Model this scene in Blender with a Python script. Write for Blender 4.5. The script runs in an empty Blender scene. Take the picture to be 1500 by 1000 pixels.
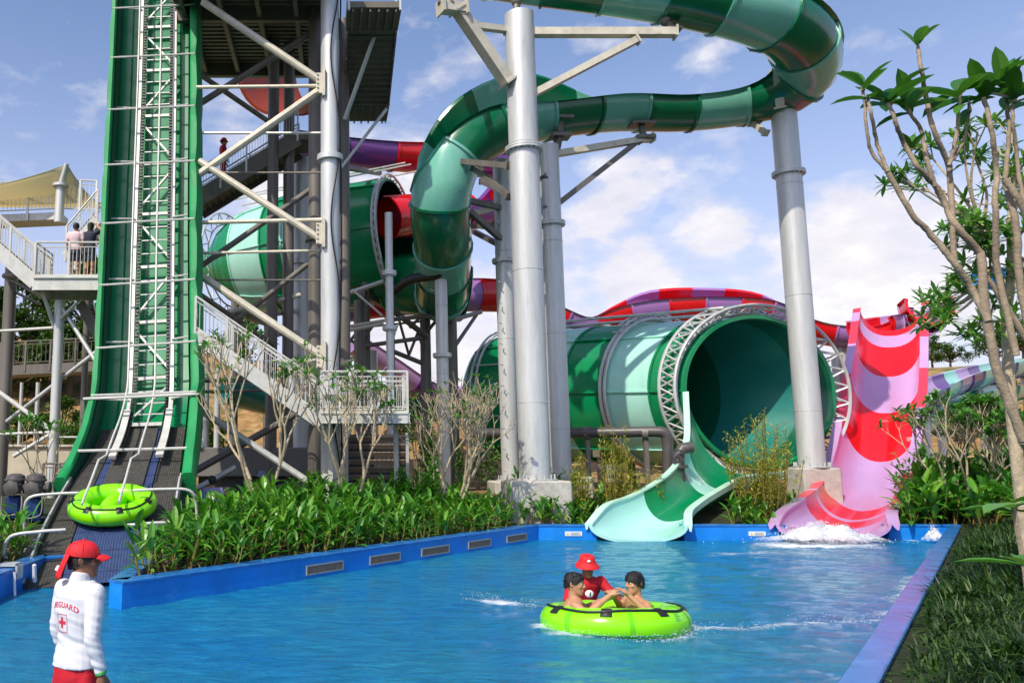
import bpy, bmesh, math, random
import numpy as np
from mathutils import Vector as V, Matrix, Quaternion, noise
from mathutils.geometry import delaunay_2d_cdt
from mathutils.bvhtree import BVHTree
random.seed(7)
R = math.radians
sc = bpy.context.scene
COL = sc.collection
# ---------------------------------------------------------------- camera model (pixel of the 1500 px photo <-> metres)
F, CX, CY, HC = 1200.0, 470.0, 500.0, 2.5
TL = math.atan(165 / 1200.0); ST, CT = math.sin(TL), math.cos(TL)
def P(px, py, Y):
    u, v = (px - CX) / F, (CY - py) / F
    k = Y / (CT - v * ST)
    return V((u * k, Y, HC + k * (ST + v * CT)))
def G(px, py, z):
    u, v = (px - CX) / F, (CY - py) / F
    k = (z - HC) / (ST + v * CT)
    return V((u * k, k * (CT - v * ST), z))
def lerp(a, b, t): return a + (b - a) * t
def sstep(a, b, x):
    t = min(1, max(0, (x - a) / (b - a))); return t * t * (3 - 2 * t)
def interp(x, xs, ys):
    return float(np.interp(x, xs, ys))
Z = V((0, 0, 1))
# ---------------------------------------------------------------- materials
def nodes(name):
    m = bpy.data.materials.new(name); m.use_nodes = True
    nt = m.node_tree; nt.nodes.clear()
    out = nt.nodes.new('ShaderNodeOutputMaterial')
    return m, nt, out
def N(nt, typ, **kw):
    n = nt.nodes.new(typ)
    for k, v in kw.items():
        if k in n.inputs: n.inputs[k].default_value = v
        else: setattr(n, k, v)
    return n
def mixcol(nt, fac, a, b, mode='MIX'):
    n = nt.nodes.new('ShaderNodeMix'); n.data_type = 'RGBA'; n.blend_type = mode
    def put(i, x):
        if isinstance(x, (tuple, list)): n.inputs[i].default_value = (*x[:3], 1)
        elif isinstance(x, (int, float)): n.inputs[i].default_value = x
        else: nt.links.new(x, n.inputs[i])
    put(0, fac); put(6, a); put(7, b)
    return n.outputs[2]
def ramp(nt, src, stops):
    r = nt.nodes.new('ShaderNodeValToRGB'); e = r.color_ramp.elements
    while len(e) < len(stops): e.new(.5)
    for i, (p, c) in enumerate(stops):
        e[i].position = p; e[i].color = (*c[:3], 1) if isinstance(c, (tuple, list)) else (c, c, c, 1)
    nt.links.new(src, r.inputs[0]); return r.outputs[0]
def pmat(name, col, rough=.5, metal=0, var=.15, scale=3, bump=0, bscale=30, coat=0, dirt=None, dirt_amt=.3, spec=.5, streak=False):
    m, nt, out = nodes(name)
    b = N(nt, 'ShaderNodeBsdfPrincipled', Roughness=rough, Metallic=metal)
    b.inputs['Specular IOR Level'].default_value = spec
    if coat: b.inputs['Coat Weight'].default_value = coat; b.inputs['Coat Roughness'].default_value = .12
    tc = N(nt, 'ShaderNodeTexCoord')
    mp = N(nt, 'ShaderNodeMapping')
    nt.links.new(tc.outputs['Object'], mp.inputs[0])
    if streak: mp.inputs['Scale'].default_value = (1, 1, .12)
    nz = N(nt, 'ShaderNodeTexNoise', Scale=scale, Detail=6.0, Roughness=.6)
    nt.links.new(mp.outputs[0], nz.inputs['Vector'])
    c = (*col, 1)
    lo = tuple(x * (1 - var) for x in col); hi = tuple(min(1, x * (1 + var)) for x in col)
    o = ramp(nt, nz.outputs['Fac'], [(.3, lo), (.7, hi)])
    if dirt:
        n2 = N(nt, 'ShaderNodeTexNoise', Scale=scale * 2.3, Detail=8.0, Roughness=.7)
        nt.links.new(mp.outputs[0], n2.inputs['Vector'])
        f = ramp(nt, n2.outputs['Fac'], [(.5, 0.), (.75, dirt_amt)])
        o = mixcol(nt, f, o, dirt)
    nt.links.new(o, b.inputs['Base Color'])
    rr = N(nt, 'ShaderNodeMapRange'); rr.inputs[3].default_value = rough * .8; rr.inputs[4].default_value = min(1, rough * 1.25)
    nt.links.new(nz.outputs['Fac'], rr.inputs[0]); nt.links.new(rr.outputs[0], b.inputs['Roughness'])
    if bump:
        n3 = N(nt, 'ShaderNodeTexNoise', Scale=bscale, Detail=4.0)
        nt.links.new(tc.outputs['Object'], n3.inputs['Vector'])
        bp = N(nt, 'ShaderNodeBump', Strength=bump, Distance=.02)
        nt.links.new(n3.outputs['Fac'], bp.inputs['Height']); nt.links.new(bp.outputs[0], b.inputs['Normal'])
    nt.links.new(b.outputs[0], out.inputs[0])
    return m
def leafmat(name, a, b_, c_=None, rough=.4, trans=.35, spec=.5):
    m, nt, out = nodes(name)
    g = N(nt, 'ShaderNodeNewGeometry')
    stops = [(0., a), (.6, b_)] + ([(1., c_)] if c_ else [])
    o = ramp(nt, g.outputs['Random Per Island'], stops)
    b = N(nt, 'ShaderNodeBsdfPrincipled', Roughness=rough); b.inputs['Specular IOR Level'].default_value = spec
    nt.links.new(o, b.inputs['Base Color'])
    t = N(nt, 'ShaderNodeBsdfTranslucent')
    t2 = mixcol(nt, 1., o, (1.15, 1.25, .5) if 'cloth' not in name else (1, 1, 1), 'MULTIPLY')
    nt.links.new(t2, t.inputs[0])
    mx = N(nt, 'ShaderNodeMixShader'); mx.inputs[0].default_value = trans
    nt.links.new(b.outputs[0], mx.inputs[1]); nt.links.new(t.outputs[0], mx.inputs[2])
    nt.links.new(mx.outputs[0], out.inputs[0])
    return m
M = {}
M['galv'] = pmat('galvanised_steel', (.62, .62, .59), .42, .3, .16, 2.2, .12, 25, dirt=(.34, .34, .33), dirt_amt=.5, streak=True)
M['galv_warm'] = pmat('galvanised_beam', (.62, .57, .45), .5, .15, .18, 1.6, dirt=(.3, .27, .22), dirt_amt=.5)
M['galv_dark'] = pmat('shaded_steel', (.185, .165, .14), .5, .3, .25, 2.0, dirt=(.1, .09, .08), dirt_amt=.5, streak=True)  # darker copy of the galvanised steel: shade put into the colour, plus dirt streaks
M['white_steel'] = pmat('white_steel', (.62, .61, .56), .45, .1, .12, 2.5, dirt=(.35, .32, .26), dirt_amt=.5)
M['dark_metal'] = pmat('dark_steel', (.07, .07, .072), .5, .3, .3, 4)
M['concrete'] = pmat('concrete', (.5, .47, .41), .85, 0, .16, 2.5, .5, 12, dirt=(.25, .23, .2), dirt_amt=.6)
M['grey_wall'] = pmat('grey_render', (.2, .19, .18), .85, 0, .15, 1.2, .2, 12)
M['cream_wall'] = pmat('cream_render', (.52, .47, .36), .85, 0, .12, 1.0, .2, 12, dirt=(.3, .26, .2), dirt_amt=.4)
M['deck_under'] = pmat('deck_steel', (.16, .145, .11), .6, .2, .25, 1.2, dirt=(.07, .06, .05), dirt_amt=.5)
M['blue_paint'] = pmat('blue_pool_paint', (.008, .22, .7), .35, 0, .16, 1.1, .15, 12, dirt=(.05, .33, .7), dirt_amt=.6)
M['blue_cope'] = pmat('blue_coping', (.02, .17, .5), .22, 0, .2, 1.6, .15, 9, dirt=(.12, .3, .62), dirt_amt=.6)
M['green'] = pmat('green_fibreglass', (.0, .24, .08), .24, 0, .14, .8, coat=.25, dirt=(.03, .12, .07), dirt_amt=.35, streak=True)
M['mint'] = pmat('mint_fibreglass', (.4, .75, .62), .24, 0, .08, .8, coat=.25, dirt=(.24, .5, .42), dirt_amt=.4, streak=True)
M['green_in'] = pmat('inner_green_shade', (.0, .1, .05), .3, 0, .1, .8, coat=.2)  # barrel green darkened for the inside: shade painted into the colour
M['teal_in'] = pmat('inner_teal_shade', (.015, .2, .165), .3, 0, .1, .8, coat=.2)  # mint bands of the inside, the barrel's inner shade painted in
M['paleaqua'] = pmat('pale_aqua_fibreglass', (.42, .77, .67), .25, 0, .05, .8, coat=.3)
M['pale_green'] = pmat('pale_green_rim', (.5, .78, .62), .3, 0, .06, 1.2)
M['green_tube'] = pmat('deep_green_flume', (.0, .15, .06), .22, 0, .14, .8, coat=.3, dirt=(.03, .1, .06), dirt_amt=.35, streak=True)
M['mint_tube'] = pmat('sea_green_flume', (.18, .5, .38), .22, 0, .1, .8, coat=.3, dirt=(.12, .34, .27), dirt_amt=.4, streak=True)
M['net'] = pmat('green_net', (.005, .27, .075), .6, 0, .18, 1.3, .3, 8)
M['net_in'] = pmat('shaded_green_net', (.0, .07, .045), .7, 0, .2, 1.5)  # inside of the lift nets, its shade put into a darker green
M['red'] = pmat('red_fibreglass', (.72, .008, .012), .2, 0, .08, .8, coat=.35)
M['lilac'] = pmat('lilac_fibreglass', (.54, .32, .57), .22, 0, .06, .8, coat=.35)
M['violet'] = pmat('violet_fibreglass', (.36, .17, .45), .24, 0, .08, .8, coat=.3)
M['purple'] = pmat('purple_fibreglass', (.17, .05, .26), .25, 0, .1, .8, coat=.3)
M['crimson'] = pmat('pinkred_rim', (.78, .05, .09), .3, 0, .06, 1)
M['lime'] = pmat('lime_vinyl', (.26, .8, .0), .22, 0, .04, 2, coat=.25, spec=.45)
M['black'] = pmat('black_rubber', (.012, .012, .012), .45, 0, .2, 8)
M['bluebelt'] = pmat('blue_belt', (.035, .06, .16), .5, 0, .2, 6, .5, 60, dirt=(.08, .1, .15), dirt_amt=.5)
M['darkbelt'] = pmat('grey_belt', (.05, .046, .04), .6, 0, .35, 8, .8, 60, dirt=(.16, .14, .1), dirt_amt=.7)
M['pump'] = pmat('pump_plastic', (.085, .075, .07), .4, 0, .15, 6)
M['bluebox'] = pmat('blue_motor', (.012, .04, .16), .4, .1, .15, 6)
M['sail'] = leafmat('cream_shade_cloth', (.86, .77, .52), (.86, .77, .52), None, .85, .62, .2)
M['bark'] = pmat('grey_bark', (.3, .235, .16), .85, 0, .35, 14, .3, 60, dirt=(.34, .29, .22), dirt_amt=.7)
M['bark_pale'] = pmat('pale_bark', (.46, .37, .24), .85, 0, .3, 12, .5, 40, dirt=(.22, .18, .11), dirt_amt=.6)
M['bark_dark'] = pmat('dark_bark', (.12, .085, .05), .9, 0, .3, 8, .5, 30)
M['leaf_lily'] = leafmat('lily_leaf', (.035, .15, .014), (.085, .29, .025), (.2, .42, .04), .36, .35)
M['stem_lily'] = leafmat('lily_stem', (.2, .2, .03), (.3, .22, .06), (.28, .12, .04), .6, .2)
M['leaf_fr'] = leafmat('frangipani_leaf', (.045, .17, .025), (.09, .27, .04), (.15, .34, .06), .35, .32)
M['leaf_small'] = leafmat('small_leaf', (.055, .18, .025), (.13, .31, .05), (.26, .44, .1), .4, .35)
M['leaf_yel'] = leafmat('yellow_leaf', (.22, .26, .02), (.42, .42, .04), (.6, .52, .08), .5, .35)
M['leaf_hill'] = leafmat('hill_leaf', (.025, .07, .01), (.07, .15, .025), (.13, .21, .04), .6, .25)
M['grass'] = leafmat('bank_grass', (.008, .034, .003), (.022, .072, .007), (.08, .15, .02), .5, .3)  # shade over the bank put into the dark blade colours
M['flower'] = pmat('white_petal', (.85, .84, .78), .6, 0, .03, 4)
M['skin'] = pmat('tan_skin', (.5, .25, .135), .5, 0, .08, 12)
M['skin_dark'] = pmat('brown_skin', (.25, .11, .055), .5, 0, .1, 12)
M['hair'] = pmat('black_hair', (.012, .009, .008), .4, 0, .4, 40, .5, 120)
M['white_cloth'] = pmat('white_cloth', (.68, .68, .7), .75, 0, .03, 4, .0)
M['red_cloth'] = pmat('red_cloth', (.55, .004, .016), .7, 0, .12, 9, .2, 60)
M['redhat'] = pmat('red_hat_cloth', (.68, .012, .02), .7, 0, .08, 14, .2, 90)
M['redprint'] = pmat('red_print', (.6, .02, .07), .7, 0, .05, 9)
M['navy'] = pmat('navy_cloth', (.02, .022, .05), .8, 0, .2, 9)
M['pinkcloth'] = pmat('pale_pink_cloth', (.72, .52, .54), .8, 0, .06, 9)
M['lavcloth'] = pmat('lavender_cloth', (.3, .28, .55), .8, 0, .2, 22)
M['white_paint'] = pmat('white_plate', (.8, .8, .78), .5, 0, .04, 6)
M['yellow_paint'] = pmat('yellow_mark', (.8, .55, .02), .5, 0, .04, 6)
M['grey_mark'] = pmat('grey_mark', (.25, .25, .25), .6, 0, .04, 6)
M['vent'] = pmat('vent_slats', (.3, .22, .17), .6, .1, .2, 6, .4, 30)
M['vent_frame'] = pmat('vent_frame', (.42, .43, .42), .5, .3, .1, 6)
M['teal'] = pmat('teal_fibreglass', (.01, .2, .17), .25, 0, .1, .8, coat=.3)
M['skyblue'] = pmat('bright_blue_fibreglass', (.02, .28, .75), .3, 0, .1, .8)
M['rustred'] = pmat('faded_red_fibreglass', (.3, .045, .012), .4, 0, .15, .8)
M['wristband'] = pmat('green_wristband', (.04, .35, .08), .4, 0, .1, 9)
M['foam'] = pmat('white_foam', (.86, .9, .93), .6, 0, .06, 12, .6, 40)
# ---------------------------------------------------------------- mesh builder
WL = {}
class MB:
    def __init__(s): s.v = []; s.f = []; s.m = []
    def add(s, vs, fs, mi=0):
        o = len(s.v); s.v += [V(x) for x in vs]
        for f in fs: s.f.append(tuple(i + o for i in f)); s.m.append(mi)
    def box(s, c, size, rot=None, mi=0, bev=0):
        hx, hy, hz = (x / 2 for x in size); c = V(c)
        if bev:
            b = min(bev, hx * .9, hy * .9, hz * .9)
            secs = []
            for z, k in ((-hz, b), (-hz + b, 0), (hz - b, 0), (hz, b)):
                x, y = hx - k, hy - k
                secs.append([V((x - b * .0, y - b, z)), V((x - b, y, z)), V((-x + b, y, z)), V((-x, y - b, z)), V((-x, -y + b, z)), V((-x + b, -y, z)), V((x - b, -y, z)), V((x, -y + b, z))])
            if rot: secs = [[rot @ p for p in q] for q in secs]
            s.loft([[p + c for p in q] for q in secs], True, mi, cap=True); return
        vs = [V((x, y, z)) for z in (-hz, hz) for x, y in ((-hx, -hy), (hx, -hy), (hx, hy), (-hx, hy))]
        if rot: vs = [rot @ p for p in vs]
        s.add([p + c for p in vs], [(3, 2, 1, 0), (4, 5, 6, 7), (0, 1, 5, 4), (1, 2, 6, 5), (2, 3, 7, 6), (3, 0, 4, 7)], mi)
    def bar(s, p, q, w, h=None, up=None, mi=0):
        p, q = V(p), V(q); h = h or w; d = (q - p).normalized()
        up = V(up) if up else (Z if abs(d.z) < .95 else V((0, 1, 0)))
        sd = d.cross(up).normalized(); u = sd.cross(d)
        vs = [a + sd * (x * w / 2) + u * (y * h / 2) for a in (p, q) for x, y in ((-1, -1), (1, -1), (1, 1), (-1, 1))]
        s.add(vs, [(0, 1, 2, 3), (7, 6, 5, 4), (1, 0, 4, 5), (2, 1, 5, 6), (3, 2, 6, 7), (0, 3, 7, 4)], mi)
    def loft(s, secs, closed=False, mi=0, cap=False, mis=None):
        o = len(s.v); n = len(secs[0])
        for q in secs: s.v += [V(p) for p in q]
        e = n if closed else n - 1
        for i in range(len(secs) - 1):
            for j in range(e):
                k = (j + 1) % n
                s.f.append((o + i * n + j, o + i * n + k, o + (i + 1) * n + k, o + (i + 1) * n + j)); s.m.append(mis[i] if mis else mi)
        if cap:
            s.f.append(tuple(o + j for j in reversed(range(n)))); s.m.append(mis[0] if mis else mi)
            s.f.append(tuple(o + (len(secs) - 1) * n + j for j in range(n))); s.m.append(mis[-1] if mis else mi)
    def tube(s, pts, r, n=8, mi=0, cap=True, mis=None):
        pts = [V(p) for p in pts]; rs = r if isinstance(r, (list, tuple)) else [r] * len(pts)
        d = (pts[1] - pts[0]).normalized(); a = d.orthogonal().normalized(); secs = []
        for i, p in enumerate(pts):
            t = (pts[min(i + 1, len(pts) - 1)] - pts[max(i - 1, 0)])
            t = t.normalized() if t.length > 1e-9 else d
            a = (a - t * a.dot(t)); a = a.normalized() if a.length > 1e-6 else t.orthogonal().normalized()
            b = t.cross(a)
            secs.append([p + (a * math.cos(2 * math.pi * j / n) + b * math.sin(2 * math.pi * j / n)) * rs[i] for j in range(n)])
        s.loft(secs, True, mi, cap, mis)
    def ball(s, c, r, nu=10, nv=7, mi=0, rot=None):
        c = V(c); r = r if isinstance(r, (tuple, list)) else (r, r, r); secs = []
        for i in range(nv + 1):
            t = math.pi * (.001 + .998 * i / nv)
            q = [V((r[0] * math.sin(t) * math.cos(2 * math.pi * j / nu), r[1] * math.sin(t) * math.sin(2 * math.pi * j / nu), -r[2] * math.cos(t))) for j in range(nu)]
            secs.append([c + (rot @ p if rot else p) for p in q])
        s.loft(secs, True, mi, True)
    def lathe(s, c, prof, n=20, mi=0, axis=None):
        c = V(c); ax = V(axis).normalized() if axis else Z; a = ax.orthogonal().normalized(); b = ax.cross(a)
        s.loft([[c + ax * h + (a * math.cos(2 * math.pi * j / n) + b * math.sin(2 * math.pi * j / n)) * max(r, .001) for j in range(n)] for r, h in prof], True, mi, True)
    def torus(s, c, ax, R_, r, n=32, k=8, mi=0, sx=1, arc=1.0):
        c = V(c); ax = V(ax).normalized(); a = ax.cross(Z).normalized() if abs(ax.z) < .99 else V((1, 0, 0)); b = a.cross(ax)
        m = n if arc >= 1 else n + 1
        secs = []
        for i in range(m):
            t = 2 * math.pi * arc * i / n; d = a * math.cos(t) * sx + b * math.sin(t); dn = (a * math.cos(t) + b * math.sin(t))
            secs.append([c + d * R_ + dn * (r * math.cos(2 * math.pi * j / k)) + ax * (r * math.sin(2 * math.pi * j / k)) for j in range(k)])
        if arc >= 1: secs.append(secs[0])
        s.loft(secs, True, mi)
    def leaf(s, p, d, L, w, droop=.4, seg=3, mi=0, fold=.25, roll=None):
        d = V(d).normalized(); sd = d.cross(Z)
        sd = sd.normalized() if sd.length > 1e-3 else V((math.cos(L * 99), math.sin(L * 99), 0))
        if roll is not None: sd = Quaternion(d, roll) @ sd
        up = sd.cross(d); pts = []; p = V(p); cd = d.copy(); o = len(s.v)
        for i in range(seg + 1):
            t = i / seg; ww = w * (math.sin(math.pi * (.08 + .9 * t)) ** .8) if i < seg else w * .02
            c = p.copy(); l = up * (fold * ww)
            s.v += [c - sd * ww * .5 + l, c, c + sd * ww * .5 + l]
            cd = (cd + V((0, 0, -droop / seg))).normalized(); p = p + cd * (L / seg); up = sd.cross(cd)
        for i in range(seg):
            a = o + i * 3
            s.f += [(a, a + 1, a + 4, a + 3), (a + 1, a + 2, a + 5, a + 4)]; s.m += [mi, mi]
    def build(s, name, mats, parent=None, smooth=35, origin=None):
        me = bpy.data.meshes.new(name)
        n = len(s.v)
        arr = np.array([tuple(p) for p in s.v], dtype=float).reshape(-1, 3)
        lo, hi = arr.min(0), arr.max(0)
        if origin is None:
            origin = V(((lo[0] + hi[0]) / 2, (lo[1] + hi[1]) / 2, lo[2] if parent is None else (lo[2] + hi[2]) / 2))
        arr = arr - np.array(tuple(origin))
        me.from_pydata(arr.tolist(), [], s.f)
        mats = mats if isinstance(mats, (list, tuple)) else [mats]
        for m in mats: me.materials.append(M[m] if isinstance(m, str) else m)
        if len(mats) > 1: me.polygons.foreach_set('material_index', s.m)
        if smooth:
            me.polygons.foreach_set('use_smooth', [True] * len(me.polygons))
            me.set_sharp_from_angle(angle=R(smooth))
        me.update()
        o = bpy.data.objects.new(name, me); COL.objects.link(o)
        place(o, origin, parent); return o
def place(o, w, parent=None):
    WL[o.name] = V(w)
    if parent is not None:
        o.parent = parent; o.location = V(w) - WL[parent.name]
    else: o.location = w
def tag(o, label=None, cat=None, group=None, kind=None):
    for k, v in (('label', label), ('category', cat), ('group', group), ('kind', kind)):
        if v: o[k] = v
    return o
def thing(name, label, cat, loc, group=None):
    o = bpy.data.objects.new(name, None); COL.objects.link(o); o.empty_display_size = .3
    place(o, V(loc)); return tag(o, label, cat, group)
def fixn(o):
    bm = bmesh.new(); bm.from_mesh(o.data); bmesh.ops.recalc_face_normals(bm, faces=bm.faces); bm.to_mesh(o.data); bm.free()
def cr(pts, n=6):
    """Catmull-Rom through points (Vectors or number tuples)"""
    q = [np.array(tuple(p), float) for p in pts]; q = [2 * q[0] - q[1]] + q + [2 * q[-1] - q[-2]]; out = []
    for i in range(1, len(q) - 2):
        a, b, c, d = q[i - 1:i + 3]
        for k in range(n):
            t = k / n
            out.append(.5 * (2 * b + (c - a) * t + (2 * a - 5 * b + 4 * c - d) * t * t + (3 * b - a - 3 * c + d) * t ** 3))
    out.append(q[-2]); return out
def crv(pts, n=6): return [V(x) for x in cr(pts, n)]
def resample(pts, step):
    L = [0]
    for a, b in zip(pts, pts[1:]): L.append(L[-1] + (V(b[:3]) - V(a[:3])).length)
    n = max(2, int(L[-1] / step)); arr = np.array([tuple(p) for p in pts]); t = np.linspace(0, L[-1], n + 1)
    return [np.array([np.interp(x, L, arr[:, k]) for k in range(arr.shape[1])]) for x in t]
def frames(pts, bank=None):
    """side, up frames along a path kept as upright as the slope allows"""
    out = []; prev = None
    for i, p in enumerate(pts):
        t = (pts[min(i + 1, len(pts) - 1)] - pts[max(i - 1, 0)]).normalized()
        sd = t.cross(Z)
        if sd.length < .15 and prev is not None: sd = prev - t * prev.dot(t)
        sd.normalize()
        if prev is not None and sd.dot(prev) < 0: sd = -sd
        prev = sd; up = sd.cross(t)
        if up.z < 0 and abs(t.z) < .9: up = -up
        if bank:
            b = bank[i]; sd, up = sd * math.cos(b) + up * math.sin(b), up * math.cos(b) - sd * math.sin(b)
        out.append((t, sd, up))
    return out
def flume(name, pts, rad, mats, parent,  a0=-115, a1=115, seg=2.2, th=.07, step=.55, rim=True, flange=.07, na=20, bank=None, widen=None, label=None, first=0, nm=2, ext=None):
    """fibreglass flume swept along pts. a0,a1: angle range measured from straight down (may be lists per control point via widen)"""
    ctrl = [tuple(p) + ((rad[i] if isinstance(rad, (list, tuple)) else rad),) + ((a0[i] if isinstance(a0, list) else a0), (a1[i] if isinstance(a1, list) else a1), (bank[i] if bank else 0), (ext[i] if ext else 0)) for i, p in enumerate(pts)]
    q = resample(cr(ctrl, 10), step)
    c = [V(x[:3]) for x in q]; fr = frames(c, [R(x[6]) for x in q])
    mb = MB(); per = max(1, int(round(seg / step)))
    secs = []; mis = []
    for i, x in enumerate(q):
        t, sd, up = fr[i]; r = x[3]; aa = np.linspace(R(x[4]), R(x[5]), na + 1)
        outer = [c[i] + sd * (r * math.sin(a)) - up * (r * math.cos(a)) for a in aa]
        inner = [c[i] + sd * ((r - th) * math.sin(a)) - up * ((r - th) * math.cos(a)) for a in reversed(aa)]
        if ext:
            e_ = max(0, x[7]); a = aa[-1]; tg = sd * math.cos(a) + up * math.sin(a)
            outer = outer + [outer[-1] + tg * (e_ * k / 3) for k in (1, 2, 3)]; inner = [inner[0] + tg * (e_ * k / 3) for k in (3, 2, 1)] + inner
        s_ = outer + inner
        if rim:
            k = .13
            d1 = (outer[-1] - c[i]).normalized(); d0 = (outer[0] - c[i]).normalized()
            s_ = outer + [outer[-1] + d1 * k, inner[0] + d1 * (k)] + inner + [inner[-1] + d0 * k, outer[0] + d0 * k]
        secs.append(s_)
        mis.append(((i // per) + first) % nm)
    mb.loft(secs, True, 0, True, mis)
    if flange:
        for i in range(0, len(q), per):
            t, sd, up = fr[i]; r = q[i][3]; aa = np.linspace(R(q[i][4]), R(q[i][5]), na + 1)
            S = []
            for k, dr in ((-.05, -.01), (-.05, flange), (.05, flange), (.05, -.01)):
                S.append([c[i] + t * k + sd * ((r + dr) * math.sin(a)) - up * ((r + dr) * math.cos(a)) for a in aa])
            mb.loft(S, False, mis[i])
    o = mb.build(name, mats, parent); fixn(o)
    if label: o['label'] = label
    return o, c, fr
# ---------------------------------------------------------------- camera, sky, sun
cam = bpy.data.cameras.new('camera'); co = bpy.data.objects.new('camera', cam); COL.objects.link(co)
co.location = (0, 0, HC); co.rotation_euler = (math.pi / 2 + TL, 0, 0)
cam.sensor_width = 36; cam.lens = 36 * F / 1500; cam.shift_x = (750 - CX) / 1500; cam.clip_end = 2000; cam.clip_start = .05
sc.camera = co
SUN_EL = R(48); SUN_AZ = V((-.6, -.8))
sd_ = V((SUN_AZ.x * math.cos(SUN_EL), SUN_AZ.y * math.cos(SUN_EL), math.sin(SUN_EL))).normalized()
w = bpy.data.worlds.new("World"); sc.world = w; w.use_nodes = True
nt = w.node_tree; nt.nodes.clear()
wo = nt.nodes.new('ShaderNodeOutputWorld'); bg = nt.nodes.new('ShaderNodeBackground'); bg.inputs[1].default_value = .15
sky = nt.nodes.new('ShaderNodeTexSky'); sky.sky_type = 'NISHITA'; sky.sun_disc = False
sky.sun_elevation = SUN_EL; sky.sun_rotation = math.atan2(SUN_AZ.x, SUN_AZ.y); sky.dust_density = 1.2; sky.ozone_density = 2.5; sky.air_density = 1.0
tc = nt.nodes.new('ShaderNodeTexCoord')
skyc = mixcol(nt, 1., sky.outputs[0], (1.12, 1.05, 1.1), 'MULTIPLY')
def dirpx(px, py):
    u, v = (px - CX) / F, (CY - py) / F
    return V((u, CT - v * ST, ST + v * CT)).normalized()
n1 = N(nt, 'ShaderNodeTexNoise', Scale=9.0, Detail=9.0, Roughness=.56)
mp = N(nt, 'ShaderNodeMapping'); mp.inputs['Scale'].default_value = (1, 1, 1.9); mp.inputs['Location'].default_value = (3.1, 1.7, .4)
nt.links.new(tc.outputs['Generated'], mp.inputs[0]); nt.links.new(mp.outputs[0], n1.inputs['Vector'])
acc = None
def math_(op, a, b=None):
    n = nt.nodes.new('ShaderNodeMath'); n.operation = op
    for i, x in enumerate((a, b)):
        if x is None: continue
        if isinstance(x, (int, float)): n.inputs[i].default_value = x
        else: nt.links.new(x, n.inputs[i])
    return n.outputs[0]
for px, py, rad, amp in ((1270, 420, .17, .46), (1390, 360, .12, .3), (1160, 470, .15, .3), (1040, 330, .085, .27), (900, 270, .085, .25), (930, 430, .1, .25), (830, 440, .09, .22),
                         (350, 190, .12, .16), (130, 180, .055, .17), (560, 300, .16, .3), (420, 290, .13, .26), (1060, 105, .05, .14), (1240, 0, .12, .15), (650, 520, .2, .42), (1480, 240, .12, .1)):
    d = dirpx(px, py)
    dn = nt.nodes.new('ShaderNodeVectorMath'); dn.operation = 'DISTANCE'; dn.inputs[1].default_value = d
    nt.links.new(tc.outputs['Generated'], dn.inputs[0])
    mr = nt.nodes.new('ShaderNodeMapRange'); mr.interpolation_type = 'SMOOTHSTEP'
    mr.inputs[1].default_value = rad; mr.inputs[2].default_value = 0; mr.inputs[3].default_value = 0; mr.inputs[4].default_value = amp
    nt.links.new(dn.outputs['Value'], mr.inputs[0])
    acc = mr.outputs[0] if acc is None else math_('MAXIMUM', acc, mr.outputs[0])
dens = math_('ADD', n1.outputs['Fac'], acc)
fac = ramp(nt, dens, [(.56, 0.), (.66, .3), (.74, .78), (.95, .96)])
n2 = N(nt, 'ShaderNodeTexNoise', Scale=14.0, Detail=7.0, Roughness=.6)
nt.links.new(mp.outputs[0], n2.inputs['Vector'])
ccol = ramp(nt, n2.outputs['Fac'], [(.3, (4.6, 4.5, 5.0)), (.55, (5.6, 5.35, 5.5)), (.72, (7.3, 6.9, 6.5))])
sepz = nt.nodes.new('ShaderNodeSeparateXYZ'); nt.links.new(tc.outputs['Generated'], sepz.inputs[0])
hz = nt.nodes.new('ShaderNodeMapRange'); hz.interpolation_type = 'SMOOTHSTEP'
hz.inputs[1].default_value = .5; hz.inputs[2].default_value = .0; hz.inputs[3].default_value = 0; hz.inputs[4].default_value = .72
nt.links.new(sepz.outputs[2], hz.inputs[0])
skyh = mixcol(nt, hz.outputs[0], skyc, (4.1, 4.1, 5.3))
skyf = mixcol(nt, fac, skyh, ccol)
nt.links.new(skyf, bg.inputs[0]); nt.links.new(bg.outputs[0], wo.inputs[0])
sl = bpy.data.lights.new('sun', 'SUN'); sl.energy = 3.6; sl.angle = R(.53); sl.color = (1, .93, .8)
so = bpy.data.objects.new('sun', sl); COL.objects.link(so); so.location = (0, 0, 60)
so.rotation_euler = sd_.to_track_quat('Z', 'Y').to_euler()
sc.view_settings.view_transform = 'Standard'; sc.view_settings.look = 'None'; sc.view_settings.exposure = .25; sc.view_settings.gamma = 1
sc.cycles.max_bounces = 6; sc.cycles.transparent_max_bounces = 8; sc.cycles.caustics_reflective = False; sc.cycles.caustics_refractive = False
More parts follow.
